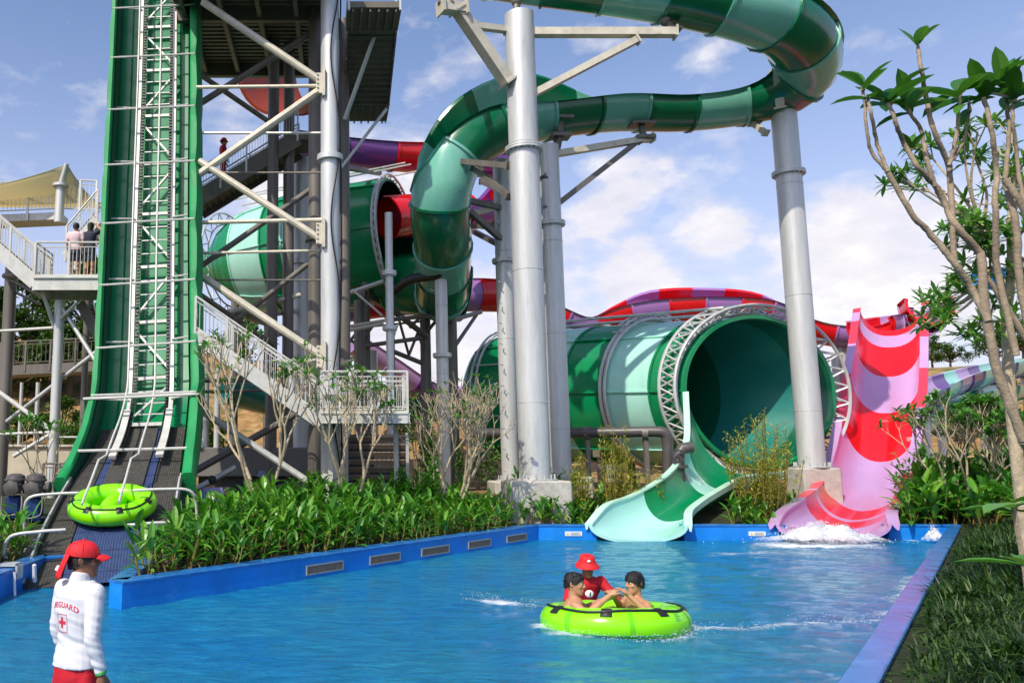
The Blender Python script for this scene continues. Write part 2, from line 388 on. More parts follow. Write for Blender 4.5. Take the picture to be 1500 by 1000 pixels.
# ---------------------------------------------------------------- pool outline
def xy(p): return V((p[0], p[1]))
A_ = xy(G(178, 893, 0)); B_ = xy(G(789, 791, 0)); YB = B_.y
C_ = V((18.5, YB)); D_ = V((4.55, 7.6)); E_ = D_ + (D_ - C_).normalized() * 1.4
LW = [V((-5.6, 4.0)), V((-5.6, 17.0)), V((-4.9, 18.0)), V((-3.6, 18.0)), A_ + V((-.25, .27))]
nAB = V((-(B_ - A_).y, (B_ - A_).x)).normalized()       # away from the water, back-left
nCD = V(((C_ - D_).y, -(C_ - D_).x)).normalized()       # away from the water, right
pool = [*LW, A_, B_, C_, D_, E_, V((E_.x, 4.0))]
def sdseg(p, a, b):
    t = max(0, min(1, (p - a).dot(b - a) / (b - a).length_squared)); return (p - (a + (b - a) * t)).length
def inside(p):
    c = False; n = len(pool)
    for i in range(n):
        a, b = pool[i], pool[(i + 1) % n]
        if (a.y > p.y) != (b.y > p.y) and p.x < (b.x - a.x) * (p.y - a.y) / (b.y - a.y) + a.x: c = not c
    return c
CHL = [[P(1300, 543, 36.6), P(1291, 668, 32.8), P(1280, 722, 30.4), P(1260, 752, 28), P(1238, 772, 26.4), P(1225, 789, 25), P(1222, 795, 24)],
       [P(1100, 696, 30.4), P(1072, 714, 29.2), P(1042, 726, 27.8), P(1006, 746, 26.6), P(968, 770, 25.6), P(938, 785, 24.9), P(932, 794, 24)]]
def gz(x, y):
    z = gz0(x, y)
    if 24 < y < 34 and x > 5:
        p = V((x, y))
        for L in CHL:
            for a, b in zip(L, L[1:]):
                a2, b2 = xy(a), xy(b); t = max(0, min(1, (p - a2).dot(b2 - a2) / (b2 - a2).length_squared)); d = (p - (a2 + (b2 - a2) * t)).length
                if d < 2.3: z = min(z, lerp(a.z, b.z, t) - .35 + max(0, d - 1.5) * .9)
    return z
def gz0(x, y):
    p = V((x, y)); d = min(sdseg(p, a, b) for a, b in zip(pool, pool[1:]))
    right = (p - D_).dot(nCD)
    z = .3 + .75 * sstep(0, 5, d)
    if right > 0 and y < 24.5:
        z = max(.3 + min(d * .2, .75), .3 + .23 * right if right < 6 else 1.68)
    if y > 27: z = max(z, 1.05)
    hx = interp(x, [-60, -30, -12, 4, 10, 14, 22, 40, 52, 66, 95], [14, 13.5, 12, 9.8, 7.5, 5, 4.5, 6, 10, 11.5, 12])
    z += (hx - 1) * sstep(44, 78, y) + .8 * noise.noise(V((x * .09, y * .09, 0))) * sstep(40, 55, y)
    if y > 78: z += 1.5 * sstep(78, 140, y)
    return z
# ---------------------------------------------------------------- ground
def ground():
    pts = []; rnd = random.Random(3)
    for x in np.arange(-14, 26, .9):
        for y in np.arange(4.6, 40, .9): pts.append(V((x + rnd.uniform(-.2, .2), y + rnd.uniform(-.2, .2))))
    for x in np.arange(-110, 160, 3.4):
        for y in np.arange(-6, 150, 3.4):
            if not (-15 < x < 27 and 3.6 < y < 41): pts.append(V((x, y)))
    for a in np.linspace(0, 2 * math.pi, 40, False):
        for rr in (260, 700, 1500): pts.append(V((rr * math.cos(a), rr * math.sin(a))))
    pts = [p for p in pts if min(sdseg(p, a, b) for a, b in zip(pool, pool[1:] + pool[:1])) > .25]
    fine = []
    for a, b in zip(pool, pool[1:] + pool[:1]):
        kk = max(1, int((b - a).length / .8)); fine += [a + (b - a) * (i / kk) for i in range(kk)]
    k = len(pts); pts += fine; n = len(fine)
    vs, es, fs, *_ = delaunay_2d_cdt(pts, [(k + i, k + (i + 1) % n) for i in range(n)], [], 0, 1e-4)
    mb = MB(); mb.v = [V((p.x, p.y, gz(p.x, p.y) if p.length < 230 else 6)) for p in vs]
    for f in fs:
        c = sum((vs[i] for i in f), V((0, 0))) / 3
        if not inside(c): mb.f.append(tuple(f)); mb.m.append(0)
    m, nt, out = nodes('dry_soil'); b = N(nt, 'ShaderNodeBsdfPrincipled', Roughness=.95)
    tc = N(nt, 'ShaderNodeTexCoord')
    a = N(nt, 'ShaderNodeTexNoise', Scale=.35, Detail=8.0, Roughness=.65); nt.links.new(tc.outputs['Object'], a.inputs['Vector'])
    g = N(nt, 'ShaderNodeTexNoise', Scale=1.6, Detail=8.0, Roughness=.7); nt.links.new(tc.outputs['Object'], g.inputs['Vector'])
    c1 = ramp(nt, g.outputs['Fac'], [(.3, (.16, .09, .035)), (.5, (.36, .2, .07)), (.7, (.48, .32, .13))])
    c2 = ramp(nt, g.outputs['Fac'], [(.35, (.05, .08, .015)), (.65, (.16, .17, .04))])
    o = mixcol(nt, ramp(nt, a.outputs['Fac'], [(.5, 0.), (.58, .85)]), c1, c2)
    sx = nt.nodes.new('ShaderNodeSeparateXYZ'); nt.links.new(tc.outputs['Object'], sx.inputs[0])
    mr = nt.nodes.new('ShaderNodeMapRange'); mr.inputs[1].default_value = 29; mr.inputs[2].default_value = 33
    nt.links.new(sx.outputs[1], mr.inputs[0])
    mul = ramp(nt, g.outputs['Fac'], [(.3, (.012, .02, .005)), (.55, (.03, .04, .01)), (.75, (.03, .06, .01))])
    o = mixcol(nt, mr.outputs[0], mul, o)
    nt.links.new(o, b.inputs['Base Color'])
    bp = N(nt, 'ShaderNodeBump', Strength=.8, Distance=.15); nt.links.new(g.outputs['Fac'], bp.inputs['Height']); nt.links.new(bp.outputs[0], b.inputs['Normal'])
    nt.links.new(b.outputs[0], out.inputs[0])
    o = mb.build('ground', m, None, 60, origin=V((0, 0, 0))); fixn(o); o.data.update(); tag(o, kind='structure')
    bm = bmesh.new(); bm.from_mesh(o.data)
    if sum(f.normal.z for f in bm.faces) < 0: bmesh.ops.reverse_faces(bm, faces=bm.faces); bm.to_mesh(o.data)
    bm.free()
ground()
# ---------------------------------------------------------------- water
FLOAT = G(901, 916, 0); FLR = 1.06
PINK = G(1190, 792, 0)
def foamv(x, y):
    p = V((x, y)); f = 0
    d = (p - xy(FLOAT)).length - FLR
    ang = math.atan2(y - FLOAT.y, x - FLOAT.x)
    if d < 1.2: f = max(f, (1 - max(0, d) / (.34 if ang < 0 else .15)) * (.62 if ang < 0 else .35))
    for (px0, py0, px1, py1, wd, am) in ((676, 878, 800, 888, .3, .78), (1000, 925, 1285, 908, .26, .72), (690, 868, 735, 880, .2, .5), (800, 930, 1010, 938, .2, .6), (900, 962, 1010, 985, .3, .3)):
        s0, s1 = xy(G(px0, py0, 0)), xy(G(px1, py1, 0)); f = max(f, am * (1 - sdseg(p, s0, s1) / wd))
    dp = sdseg(p, xy(G(1160, 800, 0)), xy(G(1235, 797, 0)))
    f = max(f, 1.25 * (1 - dp / 1.5)); f = max(f, .55 * (1 - sdseg(p, xy(G(1070, 812, 0)), xy(G(1230, 808, 0))) / 1.2))
    f = max(f, .8 * (1 - (p - xy(G(1338, 792, 0))).length / .6))
    f = max(f, .55 * (1 - sdseg(p, xy(G(1335, 845, 0)), xy(G(1300, 900, 0))) / .5))
    f = max(f, .5 * (1 - (p - xy(G(905, 868, 0))).length / .5))
    for (a, b) in ((A_, B_), (B_, C_), (C_, D_)):
        dd = sdseg(p, a, b); f = max(f, .3 * (1 - dd / .14))
    return max(0, f) * (.78 + .75 * noise.noise(V((x * 1.1, y * 2.3, 7))) + .3 * noise.noise(V((x * 4, y * 6, 1))))
def water():
    st = .14; xs = np.arange(-6.4, 20.4, st); ys = np.arange(4.4, 25.4, st); mb = MB(); fo = []
    for y in ys:
        for x in xs:
            f = foamv(x, y)
            q = noise.noise(V((x * .8, y * 1.5, 0))) * .02 + noise.noise(V((x * 2.2 + 5, y * 3.6, 2))) * .014
            q += f * .05 * (.5 + noise.noise(V((x * 6, y * 6, 3))))
            d = (V((x, y)) - xy(PINK)).length
            if d < 6: q += .02 * math.sin(d * 5) * math.exp(-d * .4)
            d = (V((x, y)) - xy(FLOAT)).length
            if 1 < d < 5: q += .022 * math.sin((d - 1) * 5) * math.exp(-(d - 1) * .8)
            mb.v.append(V((x, y, q))); fo.append(f)
    nx = len(xs)
    for j in range(len(ys) - 1):
        for i in range(nx - 1):
            a = j * nx + i; mb.f.append((a, a + 1, a + nx + 1, a + nx)); mb.m.append(0)
    m, nt, out = nodes('pool_water')
    b = N(nt, 'ShaderNodeBsdfPrincipled', Roughness=.06, IOR=1.33)
    tc = N(nt, 'ShaderNodeTexCoord')
    big = N(nt, 'ShaderNodeTexNoise', Scale=.28, Detail=3.0); nt.links.new(tc.outputs['Object'], big.inputs['Vector'])
    mid = N(nt, 'ShaderNodeTexNoise', Scale=3.0, Detail=5.0, Roughness=.6, Distortion=.6)
    mpp = N(nt, 'ShaderNodeMapping'); mpp.inputs['Scale'].default_value = (.7, 1.5, 1); nt.links.new(tc.outputs['Object'], mpp.inputs[0]); nt.links.new(mpp.outputs[0], mid.inputs['Vector'])
    sp = nt.nodes.new('ShaderNodeSeparateXYZ'); nt.links.new(tc.outputs['Object'], sp.inputs[0])
    c = ramp(nt, big.outputs['Fac'], [(.38, (.004, .18, .41)), (.62, (.015, .225, .36))])
    c = mixcol(nt, ramp(nt, mid.outputs['Fac'], [(.35, .0), (.72, .8)]), c, (.0, .11, .25))
    c = mixcol(nt, ramp(nt, mid.outputs['Fac'], [(.2, .45), (.4, 0.)]), c, (.012, .26, .42))
    at = nt.nodes.new('ShaderNodeAttribute'); at.attribute_name = 'foam'
    fn = N(nt, 'ShaderNodeTexNoise', Scale=7.0, Detail=9.0, Roughness=.72, Distortion=1.2); nt.links.new(mpp.outputs[0], fn.inputs['Vector'])
    ad = nt.nodes.new('ShaderNodeMath'); ad.operation = 'ADD'; nt.links.new(at.outputs['Fac'], ad.inputs[0]); nt.links.new(fn.outputs['Fac'], ad.inputs[1])
    ff = ramp(nt, ad.outputs[0], [(.0, 0.), (.78, 0.), (.98, .75), (1., 1.)])
    mr = N(nt, 'ShaderNodeMapRange'); mr.inputs[1].default_value = .8; mr.inputs[2].default_value = 1.3; nt.links.new(ad.outputs[0], mr.inputs[0])
    o = mixcol(nt, mr.outputs[0], c, (.82, .88, .92))
    nt.links.new(o, b.inputs['Base Color'])
    rr = N(nt, 'ShaderNodeMapRange'); rr.inputs[3].default_value = .06; rr.inputs[4].default_value = .6; nt.links.new(mr.outputs[0], rr.inputs[0]); nt.links.new(rr.outputs[0], b.inputs['Roughness'])
    n1 = N(nt, 'ShaderNodeTexNoise', Scale=2.6, Detail=5.0, Roughness=.6, Distortion=.8); nt.links.new(mpp.outputs[0], n1.inputs['Vector'])
    n2 = N(nt, 'ShaderNodeTexNoise', Scale=15.0, Detail=6.0, Roughness=.6, Distortion=.5); nt.links.new(mpp.outputs[0], n2.inputs['Vector'])
    b1 = N(nt, 'ShaderNodeBump', Strength=.75, Distance=.1); nt.links.new(n1.outputs['Fac'], b1.inputs['Height'])
    b2 = N(nt, 'ShaderNodeBump', Strength=.8, Distance=.035); nt.links.new(n2.outputs['Fac'], b2.inputs['Height']); nt.links.new(b1.outputs[0], b2.inputs['Normal'])
    nt.links.new(b2.outputs[0], b.inputs['Normal'])
    nt.links.new(b.outputs[0], out.inputs[0])
    o = mb.build('water', m, None, None, origin=V((0, 0, 0)))
    o.data.polygons.foreach_set('use_smooth', [True] * len(o.data.polygons))
    at = o.data.attributes.new('foam', 'FLOAT', 'POINT'); at.data.foreach_set('value', fo)
    tag(o, kind='structure')
water()
mb = MB(); mb.box((6, 14, -1.55), (60, 40, .1)); tag(mb.build('pool_floor', 'blue_paint'), kind='structure')
mb = MB(); mb.box((-3, 3.0, -1.32), (14, 12.0, 1.5), bev=.05); tag(mb.build('pool_deck', 'concrete'), kind='structure')
# ---------------------------------------------------------------- pool walls
def wall(a, b, n, th, label, top=.45, ends=True):
    a, b = V((a.x, a.y)), V((b.x, b.y)); mid = (a + b) / 2
    mb = MB(); n3 = V((n.x, n.y, 0)); d = (b - a).normalized(); cnt = max(2, int((b - a).length / 1.0))
    secs = []
    for i in range(cnt + 1):
        p = V((*(a + (b - a) * i / cnt), 0))
        secs.append([p + Z * -1.6, p + Z * (top - .05), p + n3 * .03 + Z * (top - .05), p + n3 * (th - .0) + Z * (top - .05), p + n3 * th + Z * -1.6])
    mb.loft(secs, True, 0, True)
    o = mb.build('pool_wall', 'blue_paint', None, 30, origin=V((mid.x, mid.y, -1.6)))
    fixn(o)
    tag(o, label, 'pool wall', 'blue walls round the pool')
    m2 = MB(); secs = []
    for i in range(cnt + 1):
        p = V((*(a + (b - a) * i / cnt), 0)); p0 = p - n3 * .02
        secs.append([p0 + Z * (top - .047), p0 + Z * (top - .012), p0 + n3 * .014 + Z * top, p + n3 * (th + .0) + Z * top, p + n3 * (th + .014) + Z * (top - .012), p + n3 * (th + .014) + Z * (top - .047)])
    m2.loft(secs, True, 0, True)
    c = m2.build('coping', 'blue_cope', o, 30); fixn(c)
    return o
wab = wall(A_, B_, nAB, .36, 'long slanted blue planter wall with grey vents set in its face')
GC0 = V((G(868, 790, 0).x, YB)); GC1 = V((G(1002, 790, 0).x, YB)); PC0 = V((G(1143, 790, 0).x, YB)); PC1 = V((G(1300, 790, 0).x, YB))
up2 = V((0, 1))
w1 = wall(B_, GC0 + V((.07, 0)), up2, .3, 'short blue back wall left of the pale aqua slide mouth')
w2 = wall(GC1 - V((.07, 0)), PC0 + V((.07, 0)), up2, .3, 'blue back wall between the aqua slide mouth and the pink slide mouth')
w3 = wall(PC1 - V((.07, 0)), C_ + V((.3, 0)), up2, .3, 'blue back wall right of the pink slide mouth')
w4 = wall(D_ + (D_ - C_).normalized() * 1.3, C_, nCD, .26, 'wet blue wall running up the right side beside the grass bank')
wall(LW[0], LW[1] + V((0, .35)), V((-1, 0)), .35, 'dark blue wall at the left edge below the pump units')
wall(V((-5.6, 17.05)), V((-3.65, 17.9)), V((-.4, .9)).normalized(), .3, 'blue wall behind the foot of the raft conveyor')
wall(LW[3] + V((.0, -.1)), A_ + nAB * .36, V((1, 0)), .3, 'blue planter wall end beside the raft conveyor channel', ends=False)
# vents
dAB = (B_ - A_).normalized()
for px0, px1 in ((449, 501), (541, 584), (616, 655), (684, 716), (740, 768)):
    def hit(px):
        # where the view column px meets the wall line
        best = None
        for k in range(2001):
            q = A_ + (B_ - A_) * (k / 2000); t = (q.x) / (q.y)
            u = (px - CX) / F; e = abs(q.x - u * math.hypot(q.y, 0) * .985)
            if best is None or e < best[0]: best = (e, q)
        return best[1]
    q0, q1 = hit(px0), hit(px1); c = (q0 + q1) / 2; L = (q1 - q0).length
    rot = Matrix.Rotation(math.atan2(dAB.y, dAB.x), 3, 'Z')
    mb = MB(); c3 = V((c.x, c.y, .17)) - V((nAB.x, nAB.y, 0)) * .0
    for dz in (-.085, .085): mb.box(c3 + Z * dz, (L, .05, .025), rot)
    for s_ in (-1, 1): mb.box(c3 + rot @ V((s_ * L / 2, 0, 0)), (.03, .05, .194), rot)
    fr = mb.build('vent', 'vent_frame', wab)
    mb = MB(); mb.box(c3, (L - .04, .015, .145), rot)
    for k in range(5): mb.box(c3 + Z * (-.058 + .029 * k) - rot @ V((0, .012, 0)), (L - .04, .02, .008), rot)
    for k in range(12): mb.box(c3 + rot @ V((-L / 2 + L * (k + .5) / 12, -.012, 0)), (.012, .018, .145), rot)
    mb.build('vent_slats', 'vent', fr)
# warning plates
for px, lab, wl in ((840, 'small white warning plate on the blue wall left of the aqua slide', w1), (1109, 'small white warning plate on the blue wall left of the pink slide', w2)):
    t = V((G(px, 783, .2).x * YB / G(px, 783, .2).y, YB - .012, .19))
    mb = MB(); mb.box(t, (.5, .02, .13), bev=.004); o = mb.build('warning_sign', 'white_paint'); tag(o, lab, 'sign', 'warning plates on the pool wall')
    mb = MB(); q = t + V((-.17, -.014, -.03)); mb.add([q + V((-.045, 0, 0)), q + V((.045, 0, 0)), q + V((0, 0, .075))], [(0, 1, 2)]); mb.build('warning_triangle', 'yellow_paint', o)
    mb = MB()
    for k, (x0, x1) in enumerate(((-.08, .2), (-.08, .16), (-.08, .21))): mb.box(t + V(((x0 + x1) / 2, -.013, .03 - k * .03)), (x1 - x0, .004, .012))
    mb.build('lettering_lines', 'grey_mark', o)
# ---------------------------------------------------------------- big slide barrels
def barrel(root, C0, C1, prof, bands, mats, shear=0, cap0=True, cap1=False, na=64, th=.1, name='barrel_shell'):
    """C0 closed back, C1 open mouth. prof: (s, radius); bands: list of s boundaries with colour index; shear tilts the mouth plane"""
    ax = (C1 - C0); L = ax.length; ax = ax / L; e1 = V((ax.y, -ax.x, 0)).normalized()
    if e1.y < 0: e1 = -e1
    e2 = e1.cross(ax); e2 = e2 if e2.z > 0 else -e2
    def ring(s, r, k=1.0, n=na):
        sh = shear * max(0, s) ** 1.6 * r
        return [C0 + ax * (L * s) + (e1 * math.cos(a) + e2 * math.sin(a)) * (r * k) + ax * (sh * math.cos(a) * k) for a in np.linspace(0, 2 * math.pi, n, False)]
    ss = sorted(set([x for x, _ in prof] + [b for b, _ in bands] + list(np.linspace(0, 1, 15))))
    rad = lambda s: interp(s, [p[0] for p in prof], [p[1] for p in prof])
    def colr(s):
        c = 0
        for b, k in bands:
            if s >= b - 1e-6: c = k
        return c
    mb = MB(); out = []; mis = []
    if cap0:
        for k, b in ((.02, -.09), (.35, -.085), (.6, -.07), (.82, -.045), (.95, -.02)):
            out.append([C0 + ax * (L * b) + (p - C0) * k for p in ring(0, rad(0))]); mis.append(bands[0][1])
    for s in ss: out.append(ring(s, rad(s))); mis.append(colr(s))
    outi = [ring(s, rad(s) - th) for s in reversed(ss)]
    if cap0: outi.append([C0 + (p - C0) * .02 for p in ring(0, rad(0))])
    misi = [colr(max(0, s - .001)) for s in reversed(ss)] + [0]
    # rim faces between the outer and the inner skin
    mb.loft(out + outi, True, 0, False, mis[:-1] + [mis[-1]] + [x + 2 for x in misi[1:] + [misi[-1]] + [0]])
    # ribs: raised hoops on every panel joint and the horizontal joint line
    for b, k in bands[1:]:
        S = [ring(b - .004, rad(b), 1.0), ring(b - .004, rad(b), 1.022), ring(b + .004, rad(b), 1.022), ring(b + .004, rad(b), 1.0)]
        mb.loft(S, True, k)
    for ang in (R(182), R(232), R(135), R(0), R(60)):
        S = []
        for s in ss:
            r = rad(s); sh = shear * max(0, s) ** 1.6 * r; q = []
            for da, k in ((-.012, .99), (-.012, 1.03), (.012, 1.03), (.012, .99)):
                a = ang + da; q.append(C0 + ax * (L * s) + (e1 * math.cos(a) + e2 * math.sin(a)) * (r * k) + ax * (sh * math.cos(a) * k))
            S.append(q)
        mb.loft(S, True, 0, True, [colr(s) for s in ss])
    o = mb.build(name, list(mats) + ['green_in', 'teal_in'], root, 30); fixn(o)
    return ring, rad, ax, e1, e2
def hoop(root, ring, s, r, tubes, rt, name, mat, zig=None, n=56, arc=None):
    """ring of tubes about a barrel; tubes: list of (ds, dr); zig: pairs of tube indices joined by zigzag struts"""
    mb = MB(); rr = [ring(s + ds, r + dr, 1.0, n) for ds, dr in tubes]
    lo, hi = arc if arc else (0, n)
    for q in rr:
        q = q + q; mb.tube(q[lo:hi + 1], rt, 6)
    for a, b in (zig or []):
        for i in range(lo, hi, 2):
            p0, p1, p2 = rr[a][i % n], rr[b][(i + 1) % n], rr[a][(i + 2) % n]
            mb.tube([p0, p1], rt * .6, 5, cap=False); mb.tube([p1, p2], rt * .6, 5, cap=False)
    return mb.build(name, mat, root, 40)
# right barrel
BM = P(1111, 573, 32.2); BL = P(728, 580, 40.2)
gb = thing('barrel_slide', 'huge green and mint barrel slide with a dark open mouth ringed by steel truss', 'water slide', (BM.x - 3, BM.y + 3, 1.0), 'large green slide barrels')
bandsR = [(0, 0), (.2, 0), (.33, 1), (.475, 0), (.665, 1), (.86, 0)]
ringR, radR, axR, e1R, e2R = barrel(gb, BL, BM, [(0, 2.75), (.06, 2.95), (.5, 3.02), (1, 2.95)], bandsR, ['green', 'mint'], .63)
hoop(gb, ringR, 1.0, 3.0, [(-.012, .1), (-.05, .42), (.02, .42)], .065, 'ring_truss', 'galv', [(0, 1), (0, 2), (1, 2)], 64)
hoop(gb, ringR, .665, 3.1, [(-.008, .08), (.012, .08)], .075, 'support_hoop', 'galv', None, 48)
hoop(gb, ringR, .665, 3.1, [(-.012, .3), (.016, .3), (0, .06)], .045, 'hoop_truss', 'galv', [(0, 2), (1, 2)], 48, (4, 17))
hoop(gb, ringR, .05, 3.0, [(-.01, .12), (.014, .12)], .06, 'support_hoop', 'galv', None, 48)
for k in range(3):   # ladder rungs on the back hoop
    mb = MB(); a = R(178 + 22 * (k - 1)); p = BL + axR * .5 + (e1R * math.cos(a) + e2R * math.sin(a)) * 3.1; q = BL + axR * 1.9 + (e1R * math.cos(a) + e2R * math.sin(a)) * 3.12
    mb.tube([p, q], .035, 6); mb.build('rung', 'galv', gb)
for k, (z0, py) in enumerate(((.42, 0), (.95, 0))):
    mb = MB(); a = R(100 + k * 14); pts = [BL + axR * (12.2 * s) + (e1R * math.cos(a) + e2R * math.sin(a)) * (3.15 + .35 * k) for s in (.1, .5, .9)]
    mb.tube(pts, .065, 8); mb.build('top_pipe', 'galv', gb)
# flat rim lip round the mouth
S = [ringR(1.0, 2.88), ringR(1.01, 2.88), ringR(1.01, 3.02), ringR(1.0, 3.02)]
mb = MB(); mb.loft(S + [S[0]], True); o = mb.build('mouth_rim', 'green', gb); fixn(o)
# saddles under the barrel
for s in (.15, .5, .82):
    c = BL + (BM - BL) * s; mb = MB()
    for d in (-1.6, 1.6):
        t = c + e1R * d; mb.tube([V((t.x, t.y, .6)), V((t.x, t.y, c.z - 2.55))], .16, 10)
    mb.bar(c + e1R * -2 - Z * 2.6, c + e1R * 2 - Z * 2.6, .3, .3)
    mb.build('saddle', 'galv_dark', gb)
# U-shaped outrun chutes lofted through cross sections
def chute(name, label, secs, bands, mats, rimmat, th=.09, n=11, per=7, group=None, cat='water slide', loc=None, rimcol=None, power=.9, rimw=.2, parent=None):
    LBR = [[tuple(P(*p)) for p in s] for s in secs]
    Ls, Bs, Rs = (crv([s[k] for s in LBR], per) for k in range(3))
    for b in Bs: b.z = max(b.z, .035 + .0 * b.y)
    root = parent or thing(name, label, cat, loc or (Bs[-1].x, Bs[-1].y, 0), group)
    U = []; rims = ([], [])
    for L, B, R_ in zip(Ls, Bs, Rs):
        q = []
        for j in range(n, 0, -1):
            t = math.pi / 2 * j / n; d = L - B; h = V((d.x, d.y, 0)); q.append(B + h * math.sin(t) ** power + Z * (d.z * (1 - math.cos(t))))
        q.append(B)
        for j in range(1, n + 1):
            t = math.pi / 2 * j / n; d = R_ - B; h = V((d.x, d.y, 0)); q.append(B + h * math.sin(t) ** power + Z * (d.z * (1 - math.cos(t))))
        U.append(q)
    m = len(U); S = []
    for i in range(m):
        T_ = (Bs[min(i + 1, m - 1)] - Bs[max(i - 1, 0)]).normalized(); q = U[i]; off = []
        for j in range(len(q)):
            tj = (q[min(j + 1, len(q) - 1)] - q[max(j - 1, 0)]).normalized(); nn = tj.cross(T_).normalized()
            off.append(nn)
        if off[n].dot(Z) > 0 and abs(T_.z) < .99: off = [-x for x in off]
        o_ = [q[j] + off[j] * th for j in range(len(q))]
        S.append(q + o_[::-1])
        rims[0].append((q[0], off[0])); rims[1].append((q[-1], off[-1]))
    mis = []
    for i in range(m):
        s = i / per; c = 0
        for b, k in bands:
            if s >= b - 1e-6: c = k
        mis.append(c)
    mb = MB(); mb.loft(S, True, 0, True, mis); o = mb.build('chute', mats, root, 40); fixn(o)
    for rm in rims:
        mb = MB(); S = []
        for i, (p, nn) in enumerate(rm):
            T_ = (Bs[min(i + 1, m - 1)] - Bs[max(i - 1, 0)]).normalized(); upv = nn.cross(T_).normalized(); upv = upv if upv.z > 0 else -upv
            S.append([p - nn * .03 + upv * .0, p - nn * .03 + upv * .05, p + nn * rimw + upv * .05, p + nn * rimw - upv * .12, p + nn * (rimw - .05) - upv * .12, p + nn * (th + .0) + upv * 0])
        mb.loft(S, True, 0, True, [rimcol[x] for x in mis] if rimcol else None)
        o = mb.build('rim', rimmat, root, 40); fixn(o)
    return root
gs = [[(1008, 575, 30.9), (1100, 696, 30.4), (1165, 690, 31.2)], [(1010, 640, 29.8), (1072, 714, 29.2), (1118, 694, 29.8)], [(1000, 672, 28.4), (1042, 726, 27.8), (1084, 700, 28.6)],
      [(975, 700, 27.2), (1006, 746, 26.6), (1042, 722, 27.2)], [(930, 726, 26.1), (968, 770, 25.6), (1015, 740, 25.9)], [(893, 740, 25.2), (938, 785, 24.9), (1004, 752, 25)], [(867, 768, 24.45), (932, 794, 24.3), (1003, 770, 24.2)]]
chute('outrun_chute', '', gs, [(0, 0), (1.2, 1), (2.0, 0), (3.7, 1)], ['green', 'paleaqua'], 'pale_green', parent=gb)
ps = [[(1260, 452, 38.5), (1302, 484, 38.5), (1350, 442, 38.5)], [(1254, 497, 37), (1300, 543, 36.6), (1349, 487, 37)], [(1246, 548, 35.4), (1296, 605, 34.8), (1348, 540, 35.4)], [(1236, 602, 33.6), (1291, 668, 32.8), (1344, 590, 33.6)],
      [(1224, 660, 31.5), (1280, 722, 30.4), (1336, 648, 31.6)], [(1206, 706, 29.2), (1260, 752, 28), (1322, 700, 29.2)], [(1184, 727, 27.2), (1238, 772, 26.4), (1308, 735, 27)], [(1152, 750, 25.3), (1225, 789, 25), (1299, 750, 25.2)], [(1141, 767, 24.4), (1222, 795, 24.3), (1301, 767, 24.3)]]
pk = chute('steep_slide', 'steep red and lilac striped open chute splashing into the pool at right', ps, [(0, 0), (.22, 1), (.45, 0), (1.15, 1), (2.05, 0), (3.05, 1), (4.0, 0), (5.5, 1), (5.9, 0), (6.1, 1), (6.6, 0)][:0] or [(0, 1), (.2, 0), (.42, 1), (1.1, 0), (2.05, 1), (3.05, 0), (4.0, 1)][:0] or
           [(0, 1), (.12, 0), (.4, 1), (1.1, 0), (2.0, 1), (3.05, 0), (4.85, 1), (5.35, 0), (5.55, 1), (6.1, 0)], ['lilac', 'red'], ['lilac', 'crimson'], rimcol=[0, 1], rimw=.28)
# posts under the steep slide
for px, py, Y, top in ((1240, 520, 37.6, 520), (1342, 660, 33.5, 640), (1360, 480, 38.5, 490)):
    mb = MB(); b = P(px, 690, Y); mb.tube([V((b.x, Y, .9)), V((b.x, Y, P(px, top, Y).z))], .24, 12)
    mb.build('support_post', 'galv', pk)
# left barrel
LM = P(582, 350, 37.8); LL = P(322, 392, 41.8)
lb = thing('barrel_slide', 'green and mint barrel slide raised behind the stair tower, its bands curving left', 'water slide', (LM.x - 2, LM.y + 3, 1.0), 'large green slide barrels')
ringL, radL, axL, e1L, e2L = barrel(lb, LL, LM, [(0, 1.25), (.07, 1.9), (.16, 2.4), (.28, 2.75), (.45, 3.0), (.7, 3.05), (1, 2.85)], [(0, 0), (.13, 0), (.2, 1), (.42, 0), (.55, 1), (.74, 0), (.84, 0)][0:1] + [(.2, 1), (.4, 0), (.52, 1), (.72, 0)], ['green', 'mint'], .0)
hoop(lb, ringL, .99, 2.85, [(-.01, .06), (.012, .2)], .06, 'ring_truss', 'galv', [(0, 1)], 48)
hoop(lb, ringL, .06, 2.0, [(0, .15), (.0, .75)], .045, 'support_hoop', 'galv', [(0, 1)], 36)
hoop(lb, ringL, .74, 3.1, [(0, .05)], .04, 'support_hoop', 'galv', None, 40)
mb = MB()
for a in (80, 96, 112):
    mb.tube([LL + axL * (11 * s) + (e1L * math.cos(R(a)) + e2L * math.sin(R(a))) * 3.4 for s in (.1, .5, .98)], .04, 6)
mb.build('top_pipe', 'galv', lb)
mb = MB()
for s in (.2, .55, .9):
    c = LL + (LM - LL) * s
    for d in (-1.7, 1.7):
        t = c + e1L * d; mb.tube([V((t.x, t.y, .6)), V((t.x, t.y, c.z - 2.3))], .2, 10)
    mb.bar(c + e1L * -2.2 - Z * 2.9, c + e1L * 2.2 - Z * 2.9, .3, .3)
mb.build('saddle', 'galv_dark', lb)
# outlet trough on the right end of the left barrel
flume('outlet_trough', [P(572, 412, 38.4), P(610, 412, 37.8), P(645, 412, 37.4), P(676, 414, 37)], [1.4, 1.6, 1.7, 1.75], ['green', 'mint'], lb, -125, 125, seg=1.6, step=.4)
